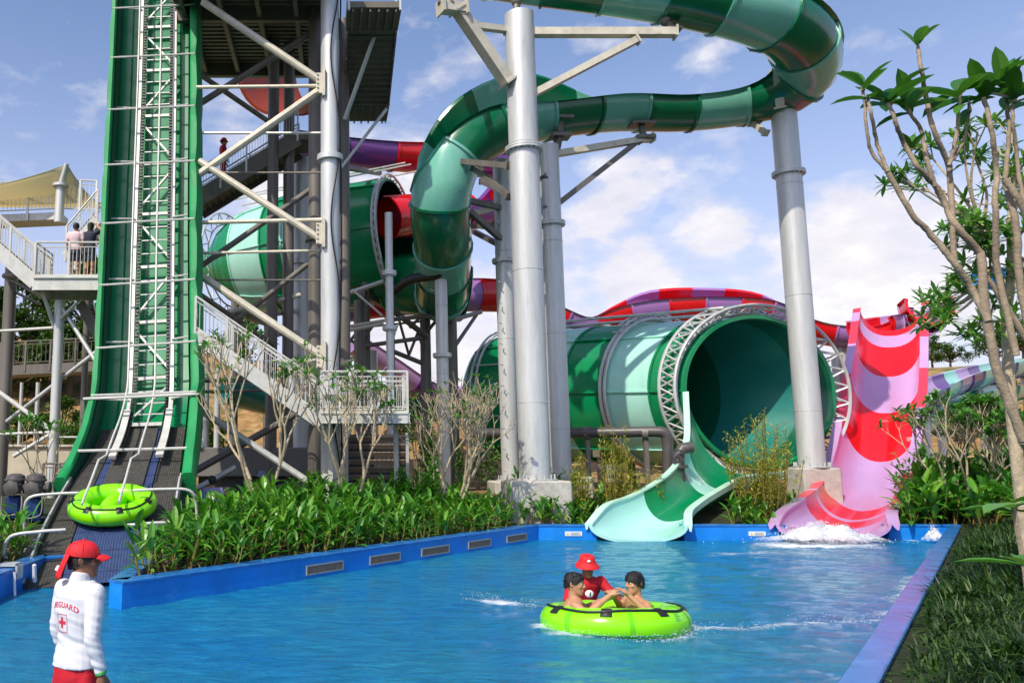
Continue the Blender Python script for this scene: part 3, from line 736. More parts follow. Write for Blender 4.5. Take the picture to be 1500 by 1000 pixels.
# ---------------------------------------------------------------- upper green flume
ug = thing('tube_slide', 'long winding green striped flume looping high over the steel pillars', 'water slide', tuple(P(760, 200, 29)), 'flumes')
ctrl = [(640, -60, 27.5), (760, -44, 26.6), (900, -26, 26.2), (1010, -8, 26.2), (1110, 18, 26.4), (1166, 50, 27.2), (1184, 92, 28.6), (1156, 126, 29.6), (1090, 146, 30.3), (1000, 157, 30.6), (900, 156, 30.4), (800, 165, 29.9), (718, 186, 29.6), (664, 232, 29.6), (645, 295, 29.8), (648, 350, 31.0), (649, 398, 33.2), (646, 438, 35.6)]
flume('flume', [P(*c) for c in ctrl], [1.12] * 6 + [1.1, 1.05, .98, .95, .98, 1.05] + [1.12] * 6, ['green_tube', 'mint_tube'], ug,
      [-150, -150, -150, -150, -150, -165, -155, -115, -96, -92, -94, -94, -115, -125, -140, -150, -178, -178], [110, 110, 110, 112, 118, 125, 122, 104, 96, 92, 96, 100, 102, 112, 140, 150, 178, 178], seg=2.05, step=.4, bank=[0, 0, 0, 0, -6, -14, -12, -6, 0, 0, 2, 6, 8, 6, 2, 0, 0, 0], ext=[0, 0, 0, 0, 0, 0, 0, 0, 0, 0, .5, 1.55, 1.35, .8, 0, 0, 0, 0])
# ---------------------------------------------------------------- purple and red flumes
pu = thing('tube_slide', 'purple and red flume crossing behind the stair tower into the left barrel', 'water slide', tuple(P(600, 230, 43)), 'flumes')
c1 = [(440, 205, 42), (520, 218, 42), (600, 226, 43), (680, 232, 44), (736, 240, 45), (752, 268, 44.6), (726, 300, 43), (672, 312, 41)]
flume('flume', [P(*c) for c in c1], 1.0, ['purple', 'purple', 'red'], pu, [-100] * 4 + [-105] * 4, [95, 98, 105, 125, 150, 150, 120, 110], seg=2.3, step=.5, nm=3, first=0)
flume('flume_end', [P(680, 311, 41.3), P(630, 315, 39.6), P(590, 318, 38.0), P(568, 320, 37.4)], .95, ['red'], pu, -178, 178, seg=1.2, step=.3, nm=1)
pu2 = thing('tube_slide', 'low purple and red striped flume rising behind the barrels to the steep slide', 'water slide', tuple(P(1000, 470, 46)), 'flumes')
c2 = [(470, 452, 44), (560, 440, 44.5), (640, 434, 45), (700, 432, 45.5), (760, 436, 46), (815, 456, 46), (860, 470, 46), (905, 458, 45.5), (960, 448, 45), (1040, 445, 44.6), (1120, 450, 44.4), (1180, 472, 44), (1230, 483, 43.4), (1290, 484, 42.4), (1335, 472, 41), (1358, 462, 39.6)]
flume('flume', [P(*c) for c in c2], [.95] * 7 + [1.1, 1.25, 1.3, 1.25, 1.0] + [.95] * 4, ['violet', 'red'], pu2, [-105] * 7 + [-120, -140, -140, -135, -110, -105, -110, -120, -130], [95, 95, 130, 140, 125, 95, 92, 95, 95, 95, 95, 92, 95, 95, 95, 95], seg=1.9, step=.45)
# start box of the steep slide: a bowl-like head joining the flume
flume('slide_head', [P(1362, 446, 39.6), P(1340, 462, 41), P(1302, 472, 41), P(1272, 478, 39.8)], 1.0, ['red', 'lilac'], pk, -110, 110, seg=1.2, step=.3)
# far flumes
ft = thing('tube_slide', 'low teal open channel slide seen far behind the white railing', 'water slide', tuple(P(600, 600, 43)), 'flumes')
flume('flume', [P(*c) for c in [(330, 560, 38), (430, 585, 40), (520, 592, 41.5), (600, 590, 43), (680, 586, 45), (760, 580, 47)]], 1.0, ['teal', 'teal', 'mint_tube'], ft, -100, 100, seg=3, step=.6, nm=3)
fl = thing('tube_slide', 'lilac flume curving down the dry hillside behind the grey columns', 'water slide', tuple(P(640, 570, 54)), 'flumes')
flume('flume', [P(*c) for c in [(520, 498, 52), (570, 530, 53), (615, 560, 54), (660, 574, 55), (710, 560, 57), (760, 535, 60)]], 1.0, ['lilac', 'lilac', 'purple'], fl, -95, 95, seg=2.4, step=.6, nm=3)
fr_ = thing('tube_slide', 'purple and mint double flume on the far hillside right of the steep slide', 'water slide', tuple(P(1400, 560, 46)), 'flumes')
flume('flume', [P(*c) for c in [(1315, 600, 41), (1370, 562, 44), (1430, 542, 48), (1500, 528, 53), (1580, 522, 58)]], 1.0, ['lilac', 'purple', 'mint'], fr_, -95, 95, seg=2.2, step=.5, nm=3)
flume('lower_flume', [P(*c) for c in [(1330, 618, 40), (1380, 590, 43), (1440, 572, 47), (1500, 562, 52)]], .9, ['mint', 'teal'], fr_, -95, 95, seg=2.4, step=.5)
for px, py, Y in ((1372, 570, 44.5), (1432, 552, 48.5), (1498, 540, 53)):
    mb = MB(); b = P(px, py, Y); mb.tube([V((b.x, Y, .8)), V((b.x, Y, b.z))], .2, 10)
    mb.build('support_post', 'galv', fr_)
bf = thing('tube_slide', 'bright blue flume glimpsed through the tree branches at right', 'water slide', tuple(P(1470, 410, 45)), 'flumes')
flume('flume', [P(*c) for c in [(1436, 402, 45), (1460, 406, 45), (1490, 402, 46), (1560, 380, 48)]], .75, ['skyblue', 'skyblue', 'teal'], bf, -110, 110, seg=2, step=.5, nm=3)
mb = MB(); b = P(1475, 430, 45.5); mb.tube([V((b.x + 1, b.y, .8)), V((b.x + 1, b.y, b.z))], .16, 10); mb.build('support_post', 'galv', bf)
rf = thing('tube_slide', 'faded red flume hanging under the top deck of the stair tower', 'water slide', tuple(P(430, 140, 38)), 'flumes')
flume('flume', [P(*c) for c in [(404, 96, 36), (425, 98, 37), (450, 100, 38), (478, 102, 39)]], 2.2, ['rustred'], rf, -100, 100, seg=2, step=.5, nm=1)
# ---------------------------------------------------------------- steel pillars with their arms
def pillar(label, px, pyb, pyt, Y, r, flanges, foot=None, name='slide_pillar', mat='galv', zb=.8, group='tall grey steel pillars under the slides', n=28, coll=True):
    b = P(px, pyb, Y); t = P(px, pyt, Y); x = b.x
    root = thing(name, label, 'pillar', (x, Y, zb), group)
    mb = MB(); k = 14; mb.tube([V((x, Y, zb + (t.z - zb) * i / k)) for i in range(k + 1)], r, n)
    for q_ in (.2, .46, .72): mb.torus((x, Y, zb + (t.z - zb) * q_), (0, 0, 1), r, .012, n, 5)
    mb.build('shaft', mat, root, 40)
    for fy in flanges:
        z = P(px, fy, Y).z; mb = MB()
        mb.lathe((x, Y, z), [(r, -.07), (r + .13, -.07), (r + .13, -.012), (r + .12, 0), (r + .13, .012), (r + .13, .07), (r, .07)], n)
        for j in range(18):
            a = 2 * math.pi * j / 18; mb.box((x + (r + .07) * math.cos(a), Y + (r + .07) * math.sin(a), z - .085), (.05, .05, .05))
        mb.build('flange', mat, root, 30)
    if foot:
        w_, d_, zt = foot; mb = MB()
        mb.box((x, Y, (zt - .6) / 2), (w_, d_, zt + .6), bev=.05); mb.build('footing', 'concrete', root, 30)
        mb = MB(); mb.lathe((x, Y, zt), [(r + .2, .002), (r + .2, .05), (r, .05)], n)
        for j in range(14):
            a = 2 * math.pi * j / 14; mb.tube([(x + (r + .12) * math.cos(a), Y + (r + .12) * math.sin(a), zt + .05), (x + (r + .12) * math.cos(a), Y + (r + .12) * math.sin(a), zt + .2)], .025, 6)
        mb.build('base_plate', mat, root, 30)
    return root
def arm(root, a, b, w, h=None, name='arm', mat='galv_warm', plates=True, tube=False):
    a, b = P(*a), P(*b); mb = MB()
    if tube: mb.tube([a, b], w / 2, 10)
    else:
        mb.bar(a, b, w, h or w)
        if plates:
            d = (b - a).normalized()
            for p, s in ((a, 1), (b, -1)): mb.bar(p - d * (.02 * s), p + d * (.05 * s), w * 1.45, (h or w) * 1.45)
    return mb.build(name, mat, root, 30)
p1 = pillar('tallest thick steel pillar, its foot on a pale concrete block behind the plants', 784, 700, 22, 26.4, .49, (219,), (1.9, 1.5, 1.68))
arm(p1, (744, 122, 26.2), (671, 14, 25.6), .42, .34)
arm(p1, (680, 14, 25.6), (645, 10, 25.3), .4, .34)
arm(p1, (742, 44, 26.4), (694, 38, 25.9), .22, .2)
arm(p1, (776, 48, 26.4), (990, 48, 26.0), .3, .26)
arm(p1, (781, 138, 26.4), (934, 58, 26.1), .24, .22)
arm(p1, (746, 243, 26.5), (668, 236, 28.9), .2, .2, mat='galv_dark')
arm(p1, (746, 288, 26.6), (694, 246, 28.6), .18, .18, mat='galv_dark')
for (a, b) in (((756, 24, 26.3), (757, 2, 26.3)), ((986, 44, 26.1), (974, 30, 26.1)), ((652, 6, 25.4), (655, -14, 26.6))):
    q = P(*b); q2 = P(*a); mb = MB(); mb.tube([q2, q], .12, 10); mb.ball(q, .2, 10, 6); mb.box(q2, (.5, .4, .1)); mb.build('saddle_mount', 'galv_dark', p1)
p2_ = pillar('grey pillar close behind the tallest pillar on its right, a ring below its top', 822, 700, 214, 29.0, .37, (328, 421)[:1], (1.7, 1.7, 1.75))
arm(p2_, (812, 226, 29), (956, 202, 29.4), .26, .22, mat='galv_warm')
arm(p2_, (813, 302, 29), (936, 206, 29.4), .2, .2, mat='galv_dark')
arm(p2_, (797, 262, 28.8), (821, 196, 29.2), .24, .2, mat='galv_dark')
arm(p2_, (800, 305, 28.8), (821, 200, 29.2), .16, .16, mat='galv_dark')
for b, c in (((820, 178, 29.3), (821, 200, 29.2)), ((940, 186, 30), (943, 203, 29.4))):
    mb = MB(); mb.tube([P(*b), P(*c)], .13, 10); mb.box(P(*c), (.7, .6, .12)); mb.box(P(*b) + Z * .1, (.9, .6, .1)); mb.build('saddle_mount', 'galv_dark', p2_)
p3_ = pillar('slim grey pillar close behind the tallest pillar on its left, with small rungs', 748, 700, 236, 31.5, .33, (382,), (1.5, 1.5, 1.5))
for a, b in (((738, 306, 31.4), (652, 285, 29.6)), ((738, 354, 31.4), (672, 296, 29.8)), ((740, 300, 31.5), (664, 321, 30.2)), ((740, 330, 31.8), (668, 332, 36)), ((738, 362, 31.8), (688, 336, 36)), ((742, 282, 31.8), (706, 266, 36))):
    arm(p3_, a, b, .2, .2, mat='galv_dark' if a[1] != 300 else 'galv_warm')
b = P(748, 500, 31.15); mb = MB()
for k in range(14):
    z = P(748, 690, 31.15).z + k * .8; mb.tube([V((b.x - .33, 31.1, z)), V((b.x - .42, 31.05, z + .02)), V((b.x - .42, 30.9, z + .02))], .025, 5)
mb.build('climbing_pegs', 'galv', p3_)
p4_ = pillar('leaning-looking steel pillar standing in front of the barrel mouth at right', 1190, 685, 104, 29.8, .445, (254,), (1.35, 1.2, 2.02))
for a, b, w_, h_ in (((1143, 158, 29.3), (1136, 70, 28.6), .3, .16), ((1122, 195, 29.6), (1096, 176, 30.4), .18, .18)):
    arm(p4_, a, b, w_, h_)
for b, c in (((1130, 62, 28.4), (1136, 72, 28.5)), ((1096, 166, 30.4), (1097, 180, 30.4))):
    mb = MB(); mb.box(P(*c), (.8, .5, .14)); mb.tube([P(*b), P(*c)], .13, 8); mb.box(P(*b) + Z * .06, (1.3, .8, .1), Matrix.Rotation(-.3, 3, 'Y')); mb.build('saddle_mount', 'galv_dark', p4_)
p5_ = pillar('grey column under the dropping green tube, with a black pipe clamped to it', 650, 620, 345, 31.8, .24, (520,), None, zb=.9)
mb = MB(); mb.tube(crv([P(654, 318, 31.2), P(652, 345, 31.2), P(651, 385, 31.3), P(640, 402, 31.6), P(600, 410, 33), P(572, 430, 34.5)], 5), .19, 10); mb.build('black_pipe', 'black', p5_, 50)
p6_ = pillar('slim pale column rising in front of the left barrel near the landing', 572, 560, 312, 29, .14, (400, 480), None, zb=.9)
pillar('dark slim column standing behind the dropping green tube', 664, 600, 455, 36, .24, (), None, mat='galv_dark', zb=.9)
pillar('grey column right of the white landing, part hidden by bare branches', 625, 600, 436, 37, .24, (), None, mat='galv_dark', zb=.9)
pillar('dark column in the gap between the stair tower and the white landing', 527, 600, 440, 36, .24, (), None, mat='galv_dark', zb=.9)
pillar('short pale column behind the white landing railing', 541, 600, 514, 40, .42, (), None, zb=.9)
pillar('short grey post under the purple flume above the barrel', 887, 480, 476, 45, .3, (), None, zb=.9)
pillar('slim grey post under the purple flume left of the steep slide', 1236, 560, 484, 43.5, .28, (), None, zb=.9)
# truss carrying the left barrel
tr = thing('support_truss', 'tangle of grey pipes bracing the columns below the left barrel', 'truss', tuple(P(580, 640, 35)), None)
for a, b, w_, m_ in (((495, 481, 34.5), (565, 469, 34.5), .16, 'galv_warm'), ((495, 487, 34), (562, 474, 34), .16, 'galv_warm'), ((565, 469, 34.5), (640, 461, 35), .2, 'galv_dark'), ((530, 507, 36), (618, 495, 36), .2, 'galv_dark'),
                     ((572, 513, 36.5), (624, 534, 37), .22, 'galv_dark'), ((572, 452, 35), (624, 492, 36.5), .26, 'galv_dark'), ((585, 470, 36), (599, 520, 36.5), .13, 'galv_dark'), ((599, 520, 36.5), (614, 482, 36.5), .13, 'galv_dark'),
                     ((614, 490, 36.5), (624, 530, 37), .13, 'galv_dark'), ((624, 488, 36.8), (640, 468, 36), .16, 'galv_dark'), ((664, 468, 36), (704, 457, 40), .22, 'galv_dark'), ((665, 509, 36), (698, 461, 40), .18, 'galv_dark'),
                     ((502, 432, 36), (562, 412, 35), .2, 'galv'), ((516, 424, 35), (560, 462, 34.5), .1, 'galv'), ((530, 500, 36.4), (546, 478, 36.4), .12, 'galv_dark'), ((575, 500, 35), (588, 462, 35), .05, 'galv'),
                     ((610, 414, 34), (640, 428, 32.2), .08, 'galv'), ((500, 488, 37), (528, 508, 37), .14, 'galv_dark'), ((500, 515, 37), (528, 480, 37), .14, 'galv_dark'), ((600, 480, 36), (640, 440, 36), .14, 'galv_dark'),
                     ((590, 430, 37), (602, 452, 37), .1, 'galv_dark'), ((602, 452, 37), (615, 430, 37), .1, 'galv_dark'), ((545, 478, 36), (624, 470, 37), .1, 'galv_dark'), ((628, 445, 37), (664, 452, 36), .16, 'galv_dark')):
    arm(tr, a, b, w_, tube=True, name='brace', mat=m_)
# black pipe run along the foot of the right barrel
bp = thing('water_pipe', 'thick black pipe running along the foot of the right barrel', 'pipe', tuple(P(850, 690, 29.6)))
mb = MB(); mb.tube(crv([P(690, 634, 33), P(800, 634, 31), P(900, 633, 29.8), P(962, 632, 29.2), P(975, 636, 29.1), P(978, 650, 29.1), P(979, 700, 29.1)], 5), .19, 12); mb.build('pipe_run', 'pump', bp, 50)
for px, Y in ((760, 32), (860, 30.3), (945, 29.4)):
    b = P(px, 634, Y); mb = MB(); mb.bar(V((b.x, Y, .8)), V((b.x, Y, b.z - .15)), .15, .15); mb.lathe(b, [(.19, -.1), (.25, -.1), (.25, .1), (.19, .1)], 12, axis=(1, -.4, 0)); mb.build('pipe_stand', 'galv_dark', bp)
va = thing('valve_unit', 'black valve and elbow pipe beside the foot of the barrel mouth', 'valve', tuple(P(995, 700, 28.2)))
q = P(993, 672, 28.2)
mb = MB(); mb.tube([q + V((0, 0, -1.2)), q + V((0, 0, .1)), q + V((.15, 0, .35)), q + V((.5, 0, .4))], .2, 10); mb.lathe(q, [(.2, -.3), (.3, -.3), (.3, -.2), (.2, -.2)], 12); mb.build('elbow', 'pump', va, 50)
mb = MB(); mb.torus(q + V((-.1, -.3, .1)), (0, 1, 0), .2, .025, 16, 6); mb.tube([q + V((-.1, -.3, .1)), q + V((0, 0, .1))], .03, 6); mb.build('hand_wheel', 'dark_metal', va, 50)
# ---------------------------------------------------------------- railings and stairs helpers
def rail_run(root, a, b, h=1.05, post=1.2, bal=.13, mat='white_steel', r=.028, pr=.035, name='railing', kick=True, posts=True):
    """straight railing from a to b (points on the walking line)"""
    a, b = V(a), V(b); L = (b - a).length; mb = MB(); up = Z * h; pr *= random.uniform(.96, 1.06)
    mb.tube([a + up, b + up], r * 1.25, 6); mb.tube([a + up * .87, b + up * .87], r * .7, 6); mb.tube([a + Z * .12, b + Z * .12], r * .8, 6)
    n = max(1, round(L / post))
    for i in range(n + 1):
        p = a + (b - a) * (i / n); mb.bar(p - Z * .3, p + up, pr * 2, pr * 2)
    m = int(L / bal)
    for i in range(1, m):
        p = a + (b - a) * (i / m); mb.tube([p + Z * .12, p + up * .87], .012, 4, cap=False)
    return mb.build(name, mat, root, 40)
def flight(root, a, b, wvec, n, mat='white_steel', tread='white_steel', rails=(1, 1), rmat='white_steel', dark=False, sh=.28, bal=.13):
    """stair flight from low a to high b along its near edge, wvec = across to the far edge"""
    a, b, wv = V(a), V(b), V(wvec)
    for k in (0, 1):
        o = wv * k; mb = MB(); mb.bar(a + o - Z * sh * .35, b + o - Z * sh * .35, .06, sh * 1.3); mb.build('stringer', mat, root)
    mb = MB(); d = (b - a); dh = V((d.x, d.y, 0)); rn = dh.length / n
    for i in range(n):
        p = a + d * ((i + .5) / n); mb.bar(p + wv * .02, p + wv * .98, rn * 1.02, .05, up=Z)
        mb.bar(p + wv * .02 + dh.normalized() * (rn * .5) - Z * (.5 * d.z / n), p + wv * .98 + dh.normalized() * (rn * .5) - Z * (.5 * d.z / n), .015, abs(d.z) / n * .8, up=Z)
    mb.build('treads', tread, root)
    if dark:
        mb = MB(); o = wv * .5 - Z * (sh * .55); mb.bar(a + o, b + o, wv.length * .94, .03, up=Z); 
        for i in range(n + 1): q_ = a + d * (i / n) - Z * (sh * .62); mb.bar(q_ + wv * .04, q_ + wv * .96, .07, .1, up=Z)
        mb.build('soffit', tread, root)
    for k in (0, 1):
        if rails[k]: rail_run(root, a + wv * k, b + wv * k, mat=rmat, bal=bal)
# ---------------------------------------------------------------- stair tower frame
tw = thing('stair_tower', 'tall steel stair tower of columns and crossed braces right of the green lift', 'tower', (P(481, 700, 26).x - 2.5, 27, .9))
def col(px, Y, r, zt, mat, fl=(), zb=.7):
    x = P(px, 600, Y).x; mb = MB(); mb.tube([V((x, Y, zb + (zt - zb) * i / 12)) for i in range(13)], r, 18)
    o = mb.build('column', mat, tw, 40)
    for fy in fl:
        m2 = MB(); m2.lathe((x, Y, P(px, fy, Y).z), [(r, -.09), (r + .12, -.09), (r + .12, .09), (r, .09)], 18); m2.build('flange', mat, o, 30)
    return x
col(484, 26, .31, 25, 'galv', (232, 575))
col(274, 28.2, .2, 25, 'galv_dark')
col(461, 28.6, .24, 25, 'galv_dark', (350,))
col(505, 29.5, .22, 19, 'galv_dark')
col(397, 31, .22, 19, 'galv_dark')
col(421, 31.4, .22, 19, 'galv_dark')
col(441, 33, .36, P(440, 232, 33).z, 'galv', (385,))
col(300, 31.4, .16, 6, 'galv')
col(318, 33.4, .12, 6, 'galv')
col(500, 32, .2, 14, 'galv_dark')
for a, b, w_, m_ in (((297, 3, 26.1), (470, 119, 25.9), .26, 'galv_warm'), ((470, 131, 25.9), (288, 258, 26.4), .26, 'galv_warm'), ((292, 236, 26.4), (472, 352, 25.9), .25, 'galv_warm'), ((292, 402, 26.4), (472, 522, 25.9), .26, 'galv_warm'),
                     ((288, 128, 26.3), (470, 126, 25.9), .12, 'galv_warm'), ((288, 326, 26.3), (472, 322, 25.9), .14, 'galv_warm'), ((288, 195, 27), (470, 195, 26.4), .09, 'galv'), ((288, 253, 27), (470, 253, 26.4), .07, 'galv_dark'),
                     ((288, 371, 26.8), (468, 367, 26.4), .1, 'galv_warm'), ((288, 410, 27.4), (470, 410, 27), .07, 'galv_dark'), ((288, 155, 28.8), (458, 48, 28.8), .24, 'galv_dark'), ((288, 106, 28.6), (396, 180, 30.6), .2, 'galv_dark'),
                     ((288, 394, 28.6), (459, 275, 28.6), .22, 'galv_dark'), ((340, 474, 29), (462, 378, 28.6), .2, 'galv_dark'), ((288, 428, 28), (400, 505, 30.8), .2, 'galv_dark'), ((332, 458, 31), (440, 432, 31.4), .2, 'galv_warm'),
                     ((288, 558, 28), (400, 556, 31), .14, 'galv_dark'), ((288, 574, 27.6), (430, 570, 30), .12, 'galv_dark'), ((288, 597, 26.4), (462, 712, 26.0), .22, 'galv'), ((276, 722, 26.2), (345, 684, 26.6), .18, 'galv'), ((285, 690, 26.8), (462, 590, 28.2), .24, 'galv_dark'),
                     ((345, 530, 30.8), (472, 528, 26.2), .12, 'white_steel'), ((505, 175, 29), (563, 12, 27.4), .16, 'galv'), ((500, 245, 29), (566, 160, 29.6), .12, 'galv'), ((505, 245, 33), (556, 254, 40), .26, 'galv_dark'),
                     ((440, 362, 33), (452, 300, 33), .12, 'galv_dark'), ((400, 460, 31), (440, 455, 33), .2, 'galv_warm'), ((400, 490, 31), (440, 486, 33), .2, 'galv_warm')):
    arm(tw, a, b, w_, name='brace', mat=m_, tube=True)
for px, py, Y in ((474, 122, 25.75), (474, 342, 25.75), (475, 522, 25.75)):
    mb = MB(); q = P(px, py, Y); mb.box(q, (.1, .3, .95)); mb.box(q + V((-.12, 0, 0)), (.25, .06, .7))
    for k in range(5): mb.box(q + V((-.2, -.05, -.3 + .15 * k)), (.05, .05, .05))
    mb.build('gusset_plate', 'galv_warm', tw)
# cables spiralling down the front column
mb = MB(); x0 = P(484, 600, 26).x
mb.tube([V((x0 + .36 * math.cos(a), 26 + .36 * math.sin(a), z)) for z, a in ((z, -1.0 + .5 * math.sin(z * 1.1)) for z in np.arange(2, 25, .3))], .025, 5); mb.build('cable', 'black', tw)
mb = MB(); mb.tube([V((x0 + .37 * math.cos(a), 26 + .37 * math.sin(a), z)) for z, a in ((z, -.35 + .3 * math.sin(z * .7 + 1)) for z in np.arange(1.5, 25, .3))], .03, 5); mb.build('cable', 'black', tw)
# top deck seen from below
zd = P(380, 100, 33).z; xl, xr = P(293, 100, 33).x, P(482, 100, 33).x
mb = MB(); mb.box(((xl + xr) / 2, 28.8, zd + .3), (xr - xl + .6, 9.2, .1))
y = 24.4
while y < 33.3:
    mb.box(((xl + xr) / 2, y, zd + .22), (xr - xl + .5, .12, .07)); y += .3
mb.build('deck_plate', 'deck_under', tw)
for i in range(5):
    x = xl + (xr - xl) * i / 4; mb = MB(); mb.bar(V((x, 24.3, zd)), V((x + .25, 33.2, zd)), .16, .36); mb.build('joist', 'deck_under', tw)
for y in (24.3, 28.7, 33.2):
    mb = MB(); mb.bar(V((xl - .3, y, zd - .05)), V((xr + .3, y, zd - .05)), .22, .5); mb.build('edge_beam', 'deck_under', tw)
# upper flight at right, seen from underneath
us = thing('staircase', 'dark upper stair flight seen from below, right of the tall front column', 'staircase', tuple(P(534, 180, 30)), 'stairs of the ride towers')
xa, xb = P(505, 150, 31).x, P(569, 150, 31).x
za, zb_ = P(534, 150, 31.2).z, P(534, 32, 27.2).z
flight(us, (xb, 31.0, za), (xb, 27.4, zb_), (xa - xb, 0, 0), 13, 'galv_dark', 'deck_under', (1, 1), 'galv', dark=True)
for y0, y1, z in ((31.0, 32.6, za), (25.9, 27.4, zb_)):
    mb = MB(); mb.box(((xa + xb) / 2, (y0 + y1) / 2, z - .1), (xb - xa + .1, y1 - y0, .22)); 
    for k in range(6): mb.box((xa + (xb - xa) * (k + .5) / 6, (y0 + y1) / 2, z - .27), (.06, y1 - y0 - .1, .12))
    mb.build('landing', 'deck_under', us)
rail_run(us, (xa, 25.92, zb_), (xb, 25.92, zb_), mat='galv'); rail_run(us, (xb, 31, za), (xb, 32.55, za), mat='galv')
# middle flight with the person in red
ms = thing('staircase', 'dark middle stair flight climbing right behind the crossed braces', 'staircase', tuple(P(370, 300, 31)), 'stairs of the ride towers')
fa, fb = P(285, 288, 31.0), P(436, 196, 31.0)
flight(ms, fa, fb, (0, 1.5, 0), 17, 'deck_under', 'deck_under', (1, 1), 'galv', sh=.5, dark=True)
mb = MB(); mb.box((fb.x + .75, 31.75, fb.z - .12), (1.5, 1.5, .24)); mb.build('landing', 'deck_under', ms)
# lower white flight and landing
ls = thing('staircase', 'white lower stair flight ending on a railed landing above the plants', 'staircase', tuple(P(500, 640, 24.6)), 'stairs of the ride towers')
la, lb_ = P(472, 612, 24.4), P(286, 484, 24.4)
flight(ls, la, lb_, (0, 1.3, 0), 17, 'white_steel', 'white_steel', (1, 1), 'white_steel', sh=.34, bal=.15)
l0, l1 = P(470, 602, 24.4), P(597, 602, 24.4)
mb = MB(); mb.box(((l0.x + l1.x) / 2, 25.05, l0.z - .02), (l1.x - l0.x, 1.36, .06)); mb.build('landing_floor', 'white_steel', ls)
mb = MB()
for (q0, q1) in ((V((l0.x, 24.36, 0)), V((l1.x, 24.36, 0))), (V((l1.x + .03, 24.36, 0)), V((l1.x + .03, 25.76, 0))), (V((l0.x, 25.76, 0)), V((l1.x, 25.76, 0)))):
    zz = l0.z - .2; mb.bar(q0 + Z * zz, q1 + Z * zz, .06, .3); mb.bar(q0 + Z * (zz + .13), q1 + Z * (zz + .13), .12, .03); mb.bar(q0 + Z * (zz - .15), q1 + Z * (zz - .15), .12, .03)
mb.build('edge_beam', 'white_steel', ls)
rail_run(ls, V((l0.x, 24.4, l0.z)), V((l1.x, 24.4, l0.z)), 1.18, .9, .105); rail_run(ls, V((l1.x, 24.4, l0.z)), V((l1.x, 25.7, l0.z)), 1.18, .65, .105); rail_run(ls, V((l0.x + .6, 25.7, l0.z)), V((l1.x, 25.7, l0.z)), 1.0, 1.2, .15)
mb = MB(); x = P(555, 640, 25.6).x
for x in (l0.x + .3, l1.x - .25): mb.bar(V((x, 25.6, .8)), V((x, 25.6, l0.z - .2)), .14, .14)
mb.build('support_frame', 'white_steel', ls)
# ---------------------------------------------------------------- left walkway with shade sail
wk = thing('walkway_platform', 'white railed platform with stair and grey poles left of the green lift', 'platform', (P(90, 690, 27.5).x, 27.5, .8))
for px, Y, r, pt, m_ in ((81, 28, .17, 440, 'galv'), (6, 29.5, .22, 380, 'galv_dark'), (122, 31, .12, 420, 'galv_dark'), (54, 36, .09, 560, 'galv'), (30, 36, .07, 560, 'galv')):
    x = P(px, 600, Y).x; mb = MB(); mb.tube([V((x, Y, .7)), V((x, Y, P(px, pt, Y).z))], r, 14); mb.build('column', m_, wk, 40)
for a, b, w_, m_ in (((-20, 486, 28.2), (78, 480, 28), .11, 'white_steel'), ((10, 617, 29.2), (145, 512, 27.6), .14, 'galv'), ((-10, 568, 28.4), (76, 630, 28), .16, 'white_steel'), ((-10, 636, 28), (74, 633, 28), .1, 'white_steel'), ((78, 640, 28), (140, 640, 28), .07, 'galv'),
                     ((74, 636, 28), (20, 668, 28), .14, 'white_steel'), ((60, 420, 27.4), (80, 480, 28), .14, 'galv'), ((84, 440, 28), (146, 538, 27.6), .14, 'galv'), ((84, 472, 28), (112, 444, 27.4), .12, 'galv'), ((14, 408, 29), (70, 440, 28), .12, 'galv_dark'), ((6, 404, 29), (56, 402, 28), .2, 'galv_dark'), ((16, 425, 29.5), (60, 446, 29.5), .1, 'galv_dark')):
    arm(wk, a, b, w_, name='brace', mat=m_, tube=True)
a_, b_ = P(50, 408, 27), P(150, 408, 27)
mb = MB(); mb.box(((a_.x + b_.x) / 2, 27.9, a_.z - .05), (b_.x - a_.x, 1.8, .08)); mb.build('platform_floor', 'white_steel', wk)
mb = MB(); mb.bar(V((a_.x, 26.97, a_.z - .15)), V((b_.x + .1, 26.97, a_.z - .15)), .06, .5); mb.bar(V((a_.x, 26.93, a_.z + .02)), V((b_.x, 26.93, a_.z + .02)), .1, .05); mb.bar(V((a_.x - .03, 27, a_.z - .15)), V((a_.x - .03, 28.8, a_.z - .15)), .06, .5); mb.bar(V((a_.x, 28.8, a_.z - .15)), V((b_.x, 28.8, a_.z - .15)), .06, .5); mb.build('edge_beam', 'white_steel', wk)
rail_run(wk, V((a_.x, 27, a_.z)), V((b_.x, 27, a_.z)), 1.25, .95, .125); rail_run(wk, V((b_.x, 27, a_.z)), V((b_.x, 28.7, a_.z)), 1.25, .9, .13); rail_run(wk, V((a_.x, 27, a_.z)), V((a_.x, 28.7, a_.z)), 1.25, .9, .13)
flight(wk, V((a_.x, 27.1, a_.z)), P(-60, 312, 27.1), (0, 1.3, 0), 14, 'white_steel', 'deck_under', (1, 1), 'white_steel', sh=.36)
flight(wk, P(96, 372, 29.2), P(142, 318, 29.2), (0, 1.2, 0), 8, 'white_steel', 'white_steel', (1, 1), 'white_steel')
flight(wk, P(150, 500, 28.6), P(118, 440, 28.6), (0, 1.4, 0), 9, 'galv_dark', 'deck_under', (0, 0))
mb = MB(); q0, q1 = P(-40, 332, 31), P(100, 326, 31); mb.bar(q0 + V((0, -.5, 0)), q1 + V((0, -.5, 0)), .9, .28); mb.build('upper_walk', 'white_steel', wk)
rail_run(wk, q0 + V((0, -1, .14)), q1 + V((0, -1, .14)), 1.25, 1.1, .15, mat='galv'); rail_run(wk, q1 + V((.1, -1, .14)), P(140, 320, 29.6) + Z * .2, 1.25, .9, .15, mat='galv')
